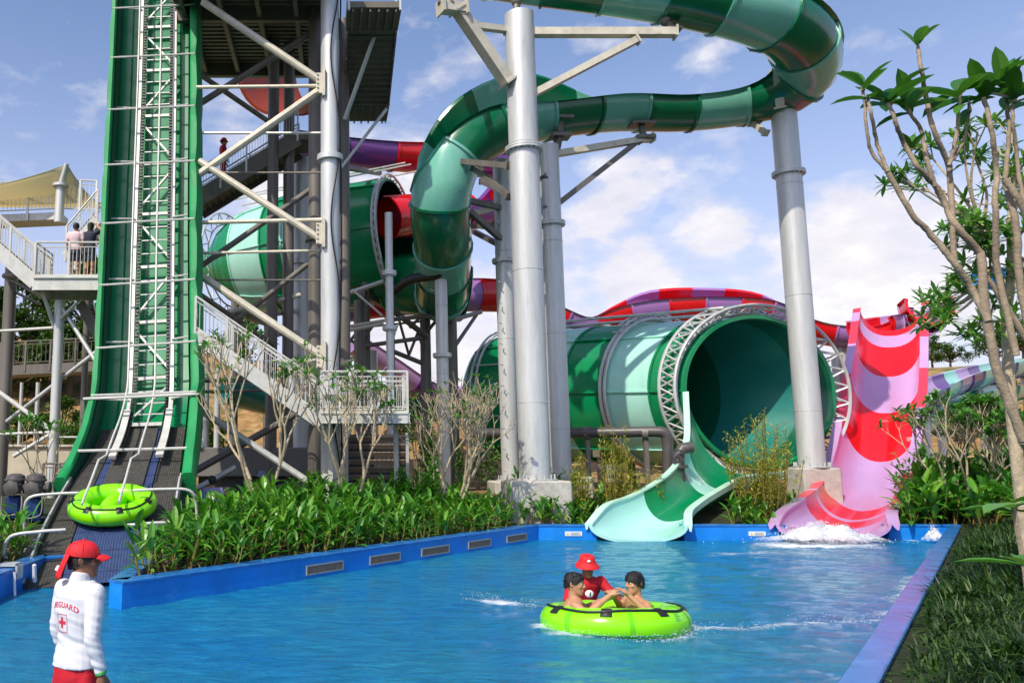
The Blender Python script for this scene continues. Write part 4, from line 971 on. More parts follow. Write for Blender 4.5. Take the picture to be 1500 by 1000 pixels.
q0, q1 = P(8, 545, 38), P(152, 538, 38); mb = MB(); mb.bar(q0, q1, 1.4, .45); mb.build('rear_walk', 'galv_dark', wk); rail_run(wk, q0 + V((0, -.7, .2)), q1 + V((0, -.7, .2)), 1.1, 1.2, .2, mat='galv_dark')
# shade sail
ssail = thing('shade_sail', 'cream shade sail stretched from a leaning grey mast above the upper walkway', 'shade sail', (P(90, 326, 29.6).x, 29.6, P(90, 326, 29.6).z))
mb = MB(); q = P(86, 326, 29.6); t = P(89, 272, 29.6); mb.tube([V((q.x, 29.6, q.z)), t], .17, 14); mb.lathe(t, [(.17, -.05), (.3, -.05), (.3, .05), (.1, .06)], 14); mb.tube([t, P(98, 240, 29.4)], [.12, .09], 10); mb.build('mast', 'galv', ssail, 40)
c00, c01, c10, c11 = P(98, 241, 29.4), P(166, 304, 31.2), P(-120, 282, 28.6), P(-120, 303, 31.6)
S = []
for i in range(25):
    u = i / 24; row = []
    for j in range(17):
        v = j / 16; p = (c00 * (1 - u) + c10 * u) * (1 - v) + (c01 * (1 - u) + c11 * u) * v
        p = p + Z * (-.28 * math.sin(math.pi * u) * (1 - v) - .4 * math.sin(math.pi * v) * (1 - u) + .0 * math.sin(math.pi * u) * math.sin(math.pi * v)); row.append(p)
    S.append(row)
mb = MB(); mb.loft(S); o = mb.build('canopy', 'sail', ssail, 60); md = o.modifiers.new('thick', 'SOLIDIFY'); md.thickness = .015
mb = MB(); mb.tube([r[0] for r in S], .02, 5); mb.tube(S[0], .02, 5); mb.build('edge_cable', 'galv', ssail)
# ---------------------------------------------------------------- raft lift
lift = thing('raft_lift', 'towering green netted raft lift with white ladder rails and a conveyor foot in the water', 'raft lift', tuple(G(150, 860, 0)))
LP = [(147, 868, 16.2), (158, 800, 18.2), (172, 752, 19.8), (188, 700, 21.6), (204, 652, 23.3), (214, 600, 24.5), (217, 540, 25.2), (219, 440, 26.0), (222, 300, 27.0), (226, 150, 28.1), (229, 0, 29.3), (231, -60, 29.8)]
pl = crv([P(*p) for p in LP], 8)
for p in pl[:3]: p.z = max(p.z, -.35)
pl = [V(x) for x in resample(pl, .25)]; NL = len(pl)
s_net = next(i for i, p in enumerate(pl) if p.z > 1.55); s_st = next(i for i, p in enumerate(pl) if p.z > 3.3)
def fr_at(i):
    t = (pl[min(i + 1, NL - 1)] - pl[max(i - 1, 0)]).normalized(); sd = V((1, 0, 0)); sd = (sd - t * sd.dot(t)).normalized(); n = sd.cross(t); return t, sd, (n if n.y < 0 or n.z > .5 else -n)
def LQ(i, s, n):
    i = max(0, min(NL - 1, int(i))); t, sd, nn = fr_at(i)
    if s < -.45: s = -.45 + (s + .45) * lerp(1, .77, sstep(s_net - 6, s_net + 12, i))
    return pl[i] + sd * s + nn * n
mb = MB(); S = []
for i in range(s_net, NL):
    S.append([LQ(i, -1.5, .1), LQ(i, -1.46, .02), LQ(i, -1.0, 0), LQ(i, -.95, -.12), LQ(i, -.62, -.12), LQ(i, -.55, 0), LQ(i, .55, 0), LQ(i, .62, -.12), LQ(i, .95, -.12), LQ(i, 1.0, 0), LQ(i, 1.46, .02), LQ(i, 1.5, .1), LQ(i, 1.5, -.25), LQ(i, -1.5, -.25)])
mb.loft(S, True, 0, True); o = mb.build('back_panel', 'green', lift, 30); fixn(o)
hoops = list(range(s_st, NL, 9))
for sg in (-1, 1):
    mb = MB(); S = []
    for i in range(s_net, NL):
        d = min(abs(i - h) for h in hoops + [s_net - 3]); b = .05 * min(1, d / 2.5) + .02 * noise.noise(V((i * .4, sg, 0)))
        k = sstep(s_net, s_st, i); hh = lerp(.45, 1.12, k)
        S.append([LQ(i, sg * (1.5), -.22), LQ(i, sg * (1.66 + b), -.2), LQ(i, sg * (1.74 + b), hh * .35), LQ(i, sg * (1.74 + b), hh * .75), LQ(i, sg * (1.64 + b), hh + b * .5), LQ(i, sg * 1.5, hh + .02), LQ(i, sg * 1.44, hh - .05), LQ(i, sg * 1.45, hh * .5), LQ(i, sg * 1.47, .1)])
    mb.loft(S, True, 0, True); o = mb.build('side_net', ['net'], lift, 50); fixn(o)
    mb = MB(); mb.loft([[LQ(i, sg * 1.42, .14), LQ(i, sg * 1.38, lerp(.4, 1.0, sstep(s_net, s_st, i)))] for i in range(s_net, NL)]); mb.build('inner_net', 'net_in', lift, 60)  # sheet along the net's inner face that carries its painted shade
for sg, rr, nn in ((-.42, .05, .42), (.8, .065, .42)):
    mb = MB(); S = []
    for i in range(s_net + 6, NL):
        S.append([LQ(i, sg - rr, nn - .1), LQ(i, sg + rr, nn - .1), LQ(i, sg + rr, nn + .05), LQ(i, sg - rr, nn + .05)])
    mb.loft(S, True, 0, True); o = mb.build('guide_rail', 'white_steel', lift, 30); fixn(o)
    m2 = MB(); q = sg - .13 if sg > 0 else sg + .13
    for i in range(s_net + 6, NL - 1):
        for h in (0, .5):
            c = LQ(i, q, nn) * (1 - h) + LQ(i + 1, q, nn) * h; t, sd, n_ = fr_at(i); m2.bar(c - t * .035, c + t * .035, .09, .07, up=n_)
    m2.build('drive_chain', 'black', lift, None)
    mb = MB(); i0, i1 = s_net + 4, s_st + 1
    mb.loft([[LQ(i, sg - .1, nn + .05), LQ(i, sg + .1, nn + .05), LQ(i, sg + .1, nn + .13), LQ(i, sg - .1, nn + .13)] for i in range(i0, i1)], True, 0, True)
    o = mb.build('chain_cover', 'white_steel', lift, 30); fixn(o)
for k, i in enumerate(range(s_st - 2, NL, 2)):
    mb = MB(); big = k % 4 == 0
    mb.bar(LQ(i, -.4, .34), LQ(i, .78, .34), .035 if not big else .1, .035 if not big else .1, up=(0, -1, .2)); mb.build('rung', 'white_steel', lift)
for k, i in enumerate(range(s_st - 2, NL - 8, 8)):
    mb = MB(); a, b = (LQ(i + 1, -.36, .3), LQ(i + 7, .74, .3)); 
    if k % 2: a, b = LQ(i + 1, .74, .3), LQ(i + 7, -.36, .3)
    mb.bar(a, b, .06, .09, up=(0, -1, .2)); mb.build('ladder_brace', 'white_steel', lift)
for h in hoops:
    mb = MB(); mb.tube([LQ(h, -1.62, 1.12), LQ(h, 1.62, 1.12)], .035, 6); mb.build('crossbar', 'white_steel', lift)
    if h + 2 < NL:
        for g_ in (-1, 1):
            mb = MB(); mb.tube([LQ(h + 2, g_ * 1.5, .62), LQ(h + 2, (.8 if g_ > 0 else -.42), .5)], .03, 6); mb.build('cross_tie', 'white_steel', lift)
mb = MB(); h = hoops[0] - 1; mb.tube([LQ(h, -1.9, .7), LQ(h, -1.85, 1.15), LQ(h, 0, 1.17), LQ(h, 1.75, 1.2), LQ(h, 1.9, .8)], .045, 6); mb.build('crossbar', 'white_steel', lift)
mb = MB(); h = s_net + 5; mb.tube([LQ(h, -1.55, .6), LQ(h, 1.55, .6)], .04, 6); mb.build('crossbar', 'white_steel', lift)
# hold-down rails continuing over the raft
rl = [i for i in range(NL) if pl[i].z > .55]
for s_ in (-.36, .42):
    mb = MB(); mb.tube([LQ(i, s_ + (-.15 if i < s_net else 0), lerp(.95, 1.14, sstep(s_net - 10, s_st, i))) for i in rl], .032, 8); mb.build('hold_down_rail', 'white_steel', lift, 60)
# conveyor belt foot
i1 = s_st - 1
for s0, s1, m_, nm in ((-1.35, -.75, 'darkbelt', 'side_belt'), (-.72, .72, 'bluebelt', 'conveyor_belt'), (.75, 1.35, 'darkbelt', 'side_belt')):
    mb = MB(); S = []; kk = int((s1 - s0) / .03)
    for i in range(0, i1):
        row = []
        for j in range(kk + 1):
            row.append(LQ(i, s0 + (s1 - s0) * j / kk, (.2 + (.012 if j % 2 else 0))))
        S.append(row)
    mb.loft(S); 
    for i in range(2, i1, 4): mb.bar(LQ(i, s0, .212), LQ(i, s1, .212), .02, .01, up=(0, -.4, 1))
    mb.build(nm, m_ if nm != 'conveyor_belt' else 'bluebelt', lift, None)
mb = MB()
for i in range(s_net - 4, i1):
    pass
mb.loft([[LQ(i, -.5, .26), LQ(i, .5, .26)] for i in range(s_net - 2, i1)]); mb.build('catch_mat', 'darkbelt', lift, None)
for sg in (-1.4, 1.4):
    mb = MB(); S = [[LQ(i, sg - .06, -.3), LQ(i, sg + .06, -.3), LQ(i, sg + .06, .32), LQ(i, sg - .06, .32)] for i in range(0, s_net + 2)]
    mb.loft(S, True, 0, True); o = mb.build('side_beam', 'dark_metal', lift, 30); fixn(o)
    mb = MB(); mb.tube([LQ(i, sg, .34) for i in range(0, s_net + 2)], .03, 6); mb.build('side_trim', 'galv', lift, 60)
# guard rails of bent pipe beside the raft
for sg, i0 in ((-1, s_net - 8), (1, s_net - 8), (-1, s_net - 16), (1, s_net - 16)):
    mb = MB(); a = LQ(i0, sg * 1.9, .0); mb.tube(crv([V((a.x, a.y, .45)), LQ(i0, sg * 1.9, .5), LQ(i0, sg * 1.75, .86), LQ(i0, sg * 1.2, .92), LQ(i0, sg * .6 - .1, .92)], 5), .035, 8); mb.build('guard_pipe', 'white_steel', lift, 60)
i0 = s_net - 4
mb = MB()
for sg in (-1, 1):
    for i in (s_net - 4, s_net - 12, 14):
        p = LQ(i, sg * 1.4, -.3); mb.bar(V((p.x, p.y, -1.4)), p, .1, .1)
mb.build('leg_frame', 'dark_metal', lift)
# second dark ramp frame left of the belt
mb = MB(); mb.bar(P(32, 832, 17.2), P(118, 700, 22), .16, .3); mb.build('outer_beam', 'dark_metal', lift)
# ---------------------------------------------------------------- vegetation
RN = random.Random(11)
def rdir(el0, el1):
    a = RN.uniform(0, 2 * math.pi); e = R(RN.uniform(el0, el1)); return V((math.cos(a) * math.cos(e), math.sin(a) * math.cos(e), math.sin(e)))
def lily(ml, ms, x, y, z, h):
    for k in range(RN.randint(2, 3)):
        a = RN.uniform(0, 6.28); d = V((math.cos(a), math.sin(a), 0)); hh = h * RN.uniform(.7, 1.08)
        b = V((x, y, z)) + d * RN.uniform(.02, .12); tip = b + d * (hh * .22) + Z * hh * .8
        ms.tube([b, (b + tip) / 2 + d * .02, tip], [.02, .016, .008], 4, cap=False)
        n = RN.randint(4, 6)
        for i in range(n):
            t = .28 + .72 * i / (n - 1); p = b + (tip - b) * t
            aa = a + (i % 2) * math.pi + RN.uniform(-.7, .7); e = R(RN.uniform(28, 62) + 18 * t)
            dd = V((math.cos(aa) * math.cos(e), math.sin(aa) * math.cos(e), math.sin(e)))
            ml.leaf(p, dd, h * RN.uniform(.4, .58), h * RN.uniform(.1, .145), RN.uniform(.5, 1.3), 4, 0, .2)
def clear(x, y, r=1.5):
    return all(sdseg(V((x, y)), xy(a), xy(b)) > r for L in CHL for a, b in zip(L, L[1:]))
def bed(name, label, pts):
    ml, ms = MB(), MB(); pts = [q for q in pts if q[1] < 23.5 or clear(q[0], q[1])]
    for x, y, h in pts: lily(ml, ms, x, y, gz(x, y) - .02, h)
    n0 = len(ml.f); ml.m = [0] * n0; o = len(ml.v); ml.v += ms.v; ml.f += [tuple(i + o for i in f) for f in ms.f]; ml.m += [1] * len(ms.f)
    return tag(ml.build(name, ['leaf_lily', 'stem_lily'], None, None), label, 'plants', None, 'stuff')
pts = []
LAB = (B_ - A_).length
for i in range(2000):
    t = RN.random(); d = RN.random() ** 1.2 * 3.4 + .5
    if i < 330: d = RN.uniform(.42, .75)
    p = A_ + (B_ - A_) * t + nAB * d
    if p.x < -3.35 + .2 or not (p.y < 27.2): continue
    if any((p.x - q[0]) ** 2 + (p.y - q[1]) ** 2 < .073 for q in pts): continue
    if p.x > 6.2 and p.y > 25.7: continue
    pts.append((p.x, p.y, lerp(1.08, .88, t) * (RN.uniform(.72, 1.12)) * (.82 if d < .75 else 1.0)))
for i in range(420):
    x = RN.uniform(6.3, 9.7); y = RN.uniform(YB + .4, YB + 2.9)
    if x > 8.7 - (y - YB) * .0 + (y - YB) * .55: continue
    if min((V((x, y)) - V((q[0], q[1]))).length for q in pts) < .28: continue
    pts.append((x, y, RN.uniform(.75, 1.0)))
bed('lily_bed', 'long hedge of broad glossy green lily leaves along the slanted blue wall', pts)
pts = []
for i in range(900):
    x = RN.uniform(10.6, 17.0); y = RN.uniform(YB + .35, YB + 4.2); f = (y - YB)
    u = 470 + 1200 * x / (y * 1.0)
    if x < 11.35 + f * .95 or x > 15.3 + f * .25: continue
    if pts and min((V((x, y)) - V((q[0], q[1]))).length for q in pts) < .27: continue
    pts.append((x, y, RN.uniform(.7, .95)))
bed('lily_bed', 'low bed of green lily leaves between the aqua and the pink slide mouths', pts)
pts = []
for i in range(900):
    x = RN.uniform(17.3, 24.5); y = RN.uniform(YB + .35, YB + 4.0)
    if x < 17.5 + (y - YB) * .42: continue
    if pts and min((V((x, y)) - V((q[0], q[1]))).length for q in pts) < .3: continue
    pts.append((x, y, RN.uniform(1.15, 1.6)))
for i in range(500):
    s = RN.uniform(-.5, 5.5); d = RN.uniform(.7, 3.5); p = C_ + (D_ - C_).normalized() * s + nCD * d
    if s > 1.5 and d < 1.6: continue
    if min((p - V((q[0], q[1]))).length for q in pts) < .32: continue
    pts.append((p.x, p.y, RN.uniform(.9, 1.3)))
bed('lily_bed', 'dark dense lily hedge right of the pink slide, at the head of the grass bank', pts)
pts = []
for i in range(260):
    x = RN.uniform(-9.5, -5.98); y = RN.uniform(14.5, 18.0)
    if x > -6.6 and y > 17.5 or x > -6.3 - max(0, y - 18.5) * .12: continue
    if pts and min((V((x, y)) - V((q[0], q[1]))).length for q in pts) < .34: continue
    pts.append((x, y, RN.uniform(.75, 1.0)))
bed('lily_bed', 'clump of lily leaves at the far left edge below the pump units', pts)
# grass bank at right
ml = MB(); rg = random.Random(5)
dCD = (D_ - C_).normalized()
for i in range(12500):
    s = rg.random() ** .55 * 24; d = .47 + rg.random() * (2.2 + s * .42)
    p = C_ + dCD * s + nCD * d
    if p.y < 4.5: continue
    z = gz(p.x, p.y); big = noise.noise(V((p.x * .7, p.y * .7, 3))); hh = .15 + .24 * max(0, big + .25)
    for k in range(rg.randint(6, 10)):
        a = rg.uniform(0, 6.28); e = R(rg.uniform(25, 85)); dd = V((math.cos(a) * math.cos(e), math.sin(a) * math.cos(e), math.sin(e))); q = rg.uniform(0, .12)
        ml.leaf((p.x + math.cos(a) * q, p.y + math.sin(a) * q, z - .02), dd, hh * rg.uniform(.6, 1.4), rg.uniform(.014, .034) * (1.6 if big > .25 else 1), rg.uniform(.5, 1.7), 2, 0, .2)
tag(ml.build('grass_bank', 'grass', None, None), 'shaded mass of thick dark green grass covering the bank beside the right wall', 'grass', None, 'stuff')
# woody plants
def branch(mt, p, d, L, r, lev, tips, spread=.55, up=.35, nb=(2, 3), seg=4, taper=.72, lenf=.78):
    pts = [V(p)]; d = V(d).normalized(); q = V(p)
    for i in range(seg):
        d = (d + V((RN.uniform(-.16, .16), RN.uniform(-.16, .16), RN.uniform(-.05, .1) + up * .12))).normalized(); q = q + d * (L / seg); pts.append(q.copy())
    mt.tube(pts, [lerp(r, r * taper, i / seg) for i in range(seg + 1)], 6 if r > .03 else 5)
    if lev == 0: tips.append((q, d)); return
    n = RN.randint(*nb); a0 = RN.uniform(0, 6.28)
    ax = d.orthogonal().normalized(); bx = d.cross(ax)
    for k in range(n):
        a = a0 + 2 * math.pi * k / n + RN.uniform(-.4, .4); nd = d + (ax * math.cos(a) + bx * math.sin(a)) * spread * RN.uniform(.7, 1.2) + Z * up * .4
        branch(mt, q, nd, L * lenf * RN.uniform(.8, 1.15), r * taper, lev - 1, tips, spread, up, nb, seg, taper, lenf)
def rosette(ml, p, d, n, L, w, e0=10, e1=60, droop=.6, fold=.18, seg=3):
    d = V(d).normalized(); ax = d.orthogonal().normalized(); bx = d.cross(ax); a0 = RN.uniform(0, 6)
    for k in range(n):
        a = a0 + k * 2.4; e = R(RN.uniform(e0, e1)); dd = (ax * math.cos(a) + bx * math.sin(a)) * math.cos(e) + d * math.sin(e)
        ml.leaf(p + d * RN.uniform(-.03, .03), dd, L * RN.uniform(.7, 1.15), w * RN.uniform(.8, 1.15), droop * RN.uniform(.3, 1.4), seg, 0, fold)
def petals(mf, p, r):
    for k in range(5):
        a = k * 1.257; mf.leaf(p, V((math.cos(a), math.sin(a), .35)), r, r * .6, .5, 2, 0, .1)
def woody(name, label, cat, base, mt, ml, leafm, barkm='bark_pale', mf=None, group=None, loc=None):
    root = thing(name, label, cat, base, group)
    mt.build('trunk', barkm, root, 50)
    if ml.v: ml.build('crown', leafm, root, None)
    if mf and mf.v: mf.build('blossoms', 'flower', root, None)
    return root
def frangi(label, px, py, Y, h, lean, lev, leafp, L, flw, stems=3, spread=.6, nb=(2, 3), r=.06, n=6):
    b = P(px, py, Y); b.z = gz(b.x, b.y) - .05; mt, ml, mf = MB(), MB(), MB(); tips = []
    for k in range(stems):
        a = 2 * math.pi * k / stems + RN.uniform(-.4, .4); d = V((math.cos(a) * spread, math.sin(a) * spread * .8, 1)) + V((lean, 0, 0))
        branch(mt, b, d, h * .36, r, lev, tips, .55, .45, nb, 4, .7, .76)
    for p, d in tips:
        if RN.random() < leafp: rosette(ml, p, d + Z * .5, n, L, L * .27)
        if RN.random() < flw:
            for k in range(4): petals(mf, p + V((RN.uniform(-.12, .12), RN.uniform(-.12, .12), RN.uniform(.0, .14))), .09)
    return woody('frangipani_tree', label, 'tree', b, mt, ml, 'leaf_fr', 'bark_pale', mf, 'frangipani trees in the planting beds')
frangi('bare forked frangipani tree in front of the tower braces, few leaves at its tips', 385, 735, 21.5, 4.1, .0, 4, .5, .26, .0, 3, .5)
frangi('pale frangipani tree with white flowers in front of the louvred enclosure', 505, 740, 22.5, 3.5, .25, 4, .6, .26, .14, 3, .6)
frangi('dense bare twiggy frangipani tree just left of the tallest pillar', 662, 735, 25.0, 3.4, .05, 5, .12, .2, .03, 4, .6, (2, 3), .055)
frangi('leafy frangipani bush dotted with white flowers right of the steep slide', 1425, 720, 25.5, 3.3, .0, 4, .9, .3, .12, 5, .75, (2, 3), .05, 8)
frangi('leafy frangipani bush at the right edge behind the leaning trunk', 1500, 715, 24.5, 3.1, .0, 4, .9, .3, .05, 4, .75, (2, 3), .05, 8)
frangi('thin young frangipani with yellow-green leaves behind the pump units', 62, 720, 23.5, 2.7, .0, 3, .85, .28, .0, 4, .5, (2, 2), .03, 6)
def shrub(label, px, py, Y, pytop, wpx, nst, leafm, L=.16, name='croton_shrub', bark='stem_lily', fine=14):
    b = P(px, py, Y); b.z = gz(b.x, b.y) - .03; H_ = P(px, pytop, Y).z - b.z; W_ = wpx / 2 / F * Y; mt, ml = MB(), MB()
    for k in range(nst):
        a = RN.uniform(0, 6.28); rr = W_ * RN.random() ** .6; h = H_ * RN.uniform(.6, 1.0) * (1 - .25 * (rr / W_) ** 2)
        q = b + V((math.cos(a) * rr * .35, math.sin(a) * rr * .35, 0)); t = b + V((math.cos(a) * rr, math.sin(a) * rr, h))
        pts = crv([q, q * .55 + t * .45 + V((math.cos(a) * rr * .12, math.sin(a) * rr * .12, 0)), t], 3); mt.tube(pts, [lerp(.022, .007, i / (len(pts) - 1)) for i in range(len(pts))], 4)
        for s in np.linspace(.36, 1, fine):
            p = q.lerp(t, s) if s < 1 else t
            for j in range(5): ml.leaf(p + V((RN.uniform(-.1, .1), RN.uniform(-.1, .1), RN.uniform(-.08, .08))), rdir(-10, 70), L * RN.uniform(.7, 1.2), L * .22, RN.uniform(.2, 1.2), 2, 0, .2)
    return woody(name, label, 'shrub', b, mt, ml, leafm, bark, None, 'yellow leaved shrubs')
shrub('large yellow-leaved shrub in front of the dark barrel mouth', 1122, 722, 26.6, 598, 112, 46, 'leaf_yel', .17)
shrub('tall narrow yellow-green shrub right of the tallest pillar', 906, 715, 26.8, 612, 62, 30, 'leaf_yel', .16)
shrub('small reddish yellow shrub beside the concrete block of the tallest pillar', 848, 712, 26.6, 655, 36, 14, 'leaf_yel', .14)
shrub('low yellow shrub behind the hedge left of the aqua chute', 955, 712, 27.2, 668, 40, 12, 'leaf_yel', .14)
def bushy(label, px, py, Y, pytop, wpx, n, leafm, L=.2, name='round_bush', cat='bush', group='round green bushes'):
    b = P(px, py, Y); b.z = gz(b.x, b.y) - .05; H_ = P(px, pytop, Y).z - b.z; W_ = wpx / 2 / F * Y; mt, ml = MB(), MB()
    for k in range(7): mt.tube([b, b + V((RN.uniform(-W_, W_) * .6, RN.uniform(-W_, W_) * .6, H_ * RN.uniform(.5, .85)))], [.03, .01], 5)
    cl = [(V((RN.uniform(-1, 1), RN.uniform(-1, 1), RN.uniform(.25, .95))), RN.uniform(.25, .45)) for _ in range(14)]
    for i in range(n):
        c, r = RN.choice(cl); v = rdir(-90, 90) * r * RN.random() ** .4; p = c + v
        if p.z < .05 or V((p.x, p.y)).length > 1.15: continue
        ml.leaf(b + V((p.x * W_, p.y * W_, p.z * H_)), rdir(-20, 70), L * RN.uniform(.7, 1.2), L * .4, RN.uniform(.2, 1), 2, 0, .2)
    return woody(name, label, cat, b, mt, ml, leafm, 'bark', None, group)
bushy('round dark green bush behind the hedge, right of the louvred enclosure', 612, 735, 24.5, 690, 60, 900, 'leaf_lily')
bushy('green bush rising under the right end of the white landing', 612, 660, 33, 600, 70, 1100, 'leaf_small', .26)
bushy('green bush behind the bare twiggy frangipani', 700, 690, 34, 655, 60, 700, 'leaf_small', .24)
bushy('dark bush at the foot of the pillar beside the pink slide', 1345, 720, 29, 670, 50, 700, 'leaf_lily', .22)
# near frangipani at right: limbs follow the forks seen in the photograph
def near_tree():
    mt, ml = MB(), MB(); Yt = 4.6
    root_pt = P(1580, 800, 4.7); root_pt.z = gz(root_pt.x, root_pt.y) - .1
    limbs = [([(1500, 645), (1462, 545), (1443, 450), (1437, 372)], (.042, .034)), ([(1437, 372), (1400, 330), (1385, 300), (1370, 272)], (.034, .026)),
             ([(1370, 272), (1345, 245), (1325, 212), (1312, 180), (1302, 152)], (.024, .016)), ([(1370, 272), (1358, 235), (1350, 195), (1333, 165)], (.022, .014)),
             ([(1448, 470), (1425, 425), (1398, 385), (1365, 345), (1335, 312), (1300, 251)], (.034, .022)), ([(1300, 251), (1285, 212), (1276, 165), (1272, 150)], (.018, .013)), ([(1300, 251), (1278, 225), (1270, 190), (1264, 128)], (.018, .012)),
             ([(1398, 385), (1395, 320), (1390, 242)], (.026, .024)), ([(1390, 242), (1368, 190), (1356, 140), (1350, 105), (1345, 74)], (.024, .015)), ([(1390, 242), (1400, 205), (1404, 165), (1406, 140)], (.02, .013)), ([(1390, 242), (1412, 205), (1420, 160)], (.016, .011)),
             ([(1490, 520), (1462, 400), (1458, 307), (1460, 250), (1452, 190), (1441, 143)], (.03, .018)), ([(1530, 560), (1496, 430), (1488, 330), (1472, 262)], (.034, .026)), ([(1472, 262), (1478, 200), (1472, 130)], (.022, .014)), ([(1472, 262), (1500, 310), (1530, 420)][::-1], (.02, .03)),
             ([(1530, 420), (1500, 300), (1490, 230), (1483, 170), (1486, 148)], (.02, .013)), ([(1575, 600), (1490, 465), (1455, 420)][::-1] and [(1560, 590), (1500, 490), (1462, 430), (1440, 400)], (.03, .02))]
    mt.tube(crv([root_pt, P(1545, 725, 4.65), P(1500, 645, 4.6)], 6), [lerp(.044, .031, i / 12) for i in range(13)], 10)
    for i, (lm, (r0, r1)) in enumerate(limbs):
        r0 *= .62; r1 *= .66
        dy = 0.08 * math.sin(i * 2.1); n = len(lm)
        pts = crv([P(x, y, Yt + dy * k / (n - 1) + .03 * math.sin(k * 3 + i)) for k, (x, y) in enumerate(lm)], 6)
        pts = [p + V((RN.uniform(-.004, .004), 0, RN.uniform(-.004, .004))) for p in pts]
        mt.tube(pts, [lerp(r0, r1, k / (len(pts) - 1)) * (1 + .08 * math.sin(k * 2.7 + i)) for k in range(len(pts))], 9)
    for (x, y, n, L, e0, e1) in ((1264, 128, 5, .2, 20, 70), (1272, 150, 2, .18, 0, 30), (1302, 152, 8, .24, 0, 55), (1333, 163, 6, .24, 0, 75), (1345, 72, 3, .2, 35, 60), (1406, 138, 6, .24, -5, 45), (1420, 158, 3, .2, -30, 20), (1441, 141, 8, .27, -5, 60), (1472, 128, 7, .24, 10, 75), (1486, 146, 7, .25, -20, 50), (1520, 150, 7, .25, 0, 60), (1335, 215, 3, .14, 0, 60)):
        p = P(x, y, Yt); rosette(ml, p, V((RN.uniform(-.1, .1), RN.uniform(-.1, .1), 1)), n, L, L * .36, e0, e1, .5, .22, 5)
        mt.tube([p - Z * .02, p + Z * .05], [.013, .004], 6)
    woody('frangipani_tree', 'near forked frangipani with thick grey limbs and broad leaf rosettes at the right edge', 'tree', root_pt, mt, ml, 'leaf_fr', 'bark')
near_tree()
def mid_tree():
    mt, ml, mf = MB(), MB(), MB(); Y0 = 11; b = P(1492, 690, Y0); b.z = gz(b.x, b.y) - .1
    fork = P(1474, 470, Y0); mt.tube(crv([b, P(1482, 600, Y0), fork], 6), [lerp(.085, .06, i / 12) for i in range(13)], 10)
    nodes_ = [fork, P(1460, 390, Y0 + .3), P(1438, 330, Y0), P(1478, 320, Y0 - .4), P(1500, 380, Y0 + .4)]
    for nd in nodes_[1:]: mt.tube(crv([fork, (fork + nd) / 2 + V((RN.uniform(-.06, .06), 0, .05)), nd], 4), [lerp(.05, .035, i / 8) for i in range(9)], 7)
    for (x, y, ni) in ((1345, 242, 2), (1322, 262, 2), (1352, 215, 2), (1425, 222, 2), (1432, 192, 2), (1410, 205, 2), (1480, 182, 3), (1462, 215, 3), (1490, 240, 3), (1398, 335, 2), (1420, 312, 2), (1442, 338, 2), (1402, 362, 2), (1412, 330, 2), (1468, 335, 3), (1492, 400, 4), (1392, 452, 1), (1372, 446, 1), (1408, 430, 1), (1385, 470, 1), (1366, 462, 1), (1432, 472, 0), (1482, 472, 4), (1488, 292, 3),
                       (1420, 395, 1), (1440, 290, 2), (1500, 330, 4), (1510, 270, 3), (1505, 440, 4), (1455, 445, 0), (1415, 490, 0), (1425, 350, 1), (1450, 370, 1), (1345, 270, 2), (1475, 260, 3), (1400, 412, 1), (1380, 432, 1)):
        t = P(x, y, Y0 + RN.uniform(-.7, .7)); nd = nodes_[ni]; m_ = (nd + t) / 2 + V((RN.uniform(-.1, .1), RN.uniform(-.1, .1), -.1))
        mt.tube(crv([nd, m_, t], 4), [lerp(.026, .012, i / 8) for i in range(9)], 6)
        for k in range(RN.randint(3, 5)):
            p = t + V((RN.uniform(-.16, .16), RN.uniform(-.2, .2), RN.uniform(-.14, .12))); mt.tube([m_.lerp(t, .7), p], [.011, .008], 5)
            rosette(ml, p, V((RN.uniform(-.5, .5), RN.uniform(-.5, .5), .8)), RN.randint(9, 13), .21, .052, -15, 65, .5, .15, 3)
    woody('frangipani_tree', 'frangipani with small narrow leaf clusters standing behind the near limbs', 'tree', b, mt, ml, 'leaf_small', 'bark_pale')
mid_tree()
# large leaf sprigs low at the right edge
for (x, y, Y, n, L, lab) in ((1484, 742, 4.5, 6, .3, 'young plant with a few big bright leaves at the right edge above the grass bank'), (1505, 838, 4.2, 4, .26, 'sprig of pale green leaves poking into frame at the lower right edge')):
    b = P(x, y, Y); mt, ml = MB(), MB(); g = V((b.x + .05, b.y, gz(b.x, b.y) - .05)); mt.tube(crv([g, (g + b) / 2 + V((.03, 0, 0)), b], 3), .012, 6)
    rosette(ml, b, V((0, 0, 1)), n, L, L * .3, 0, 40, .5, .2, 4); woody('young_frangipani', lab, 'plant', g, mt, ml, 'leaf_fr', 'bark')
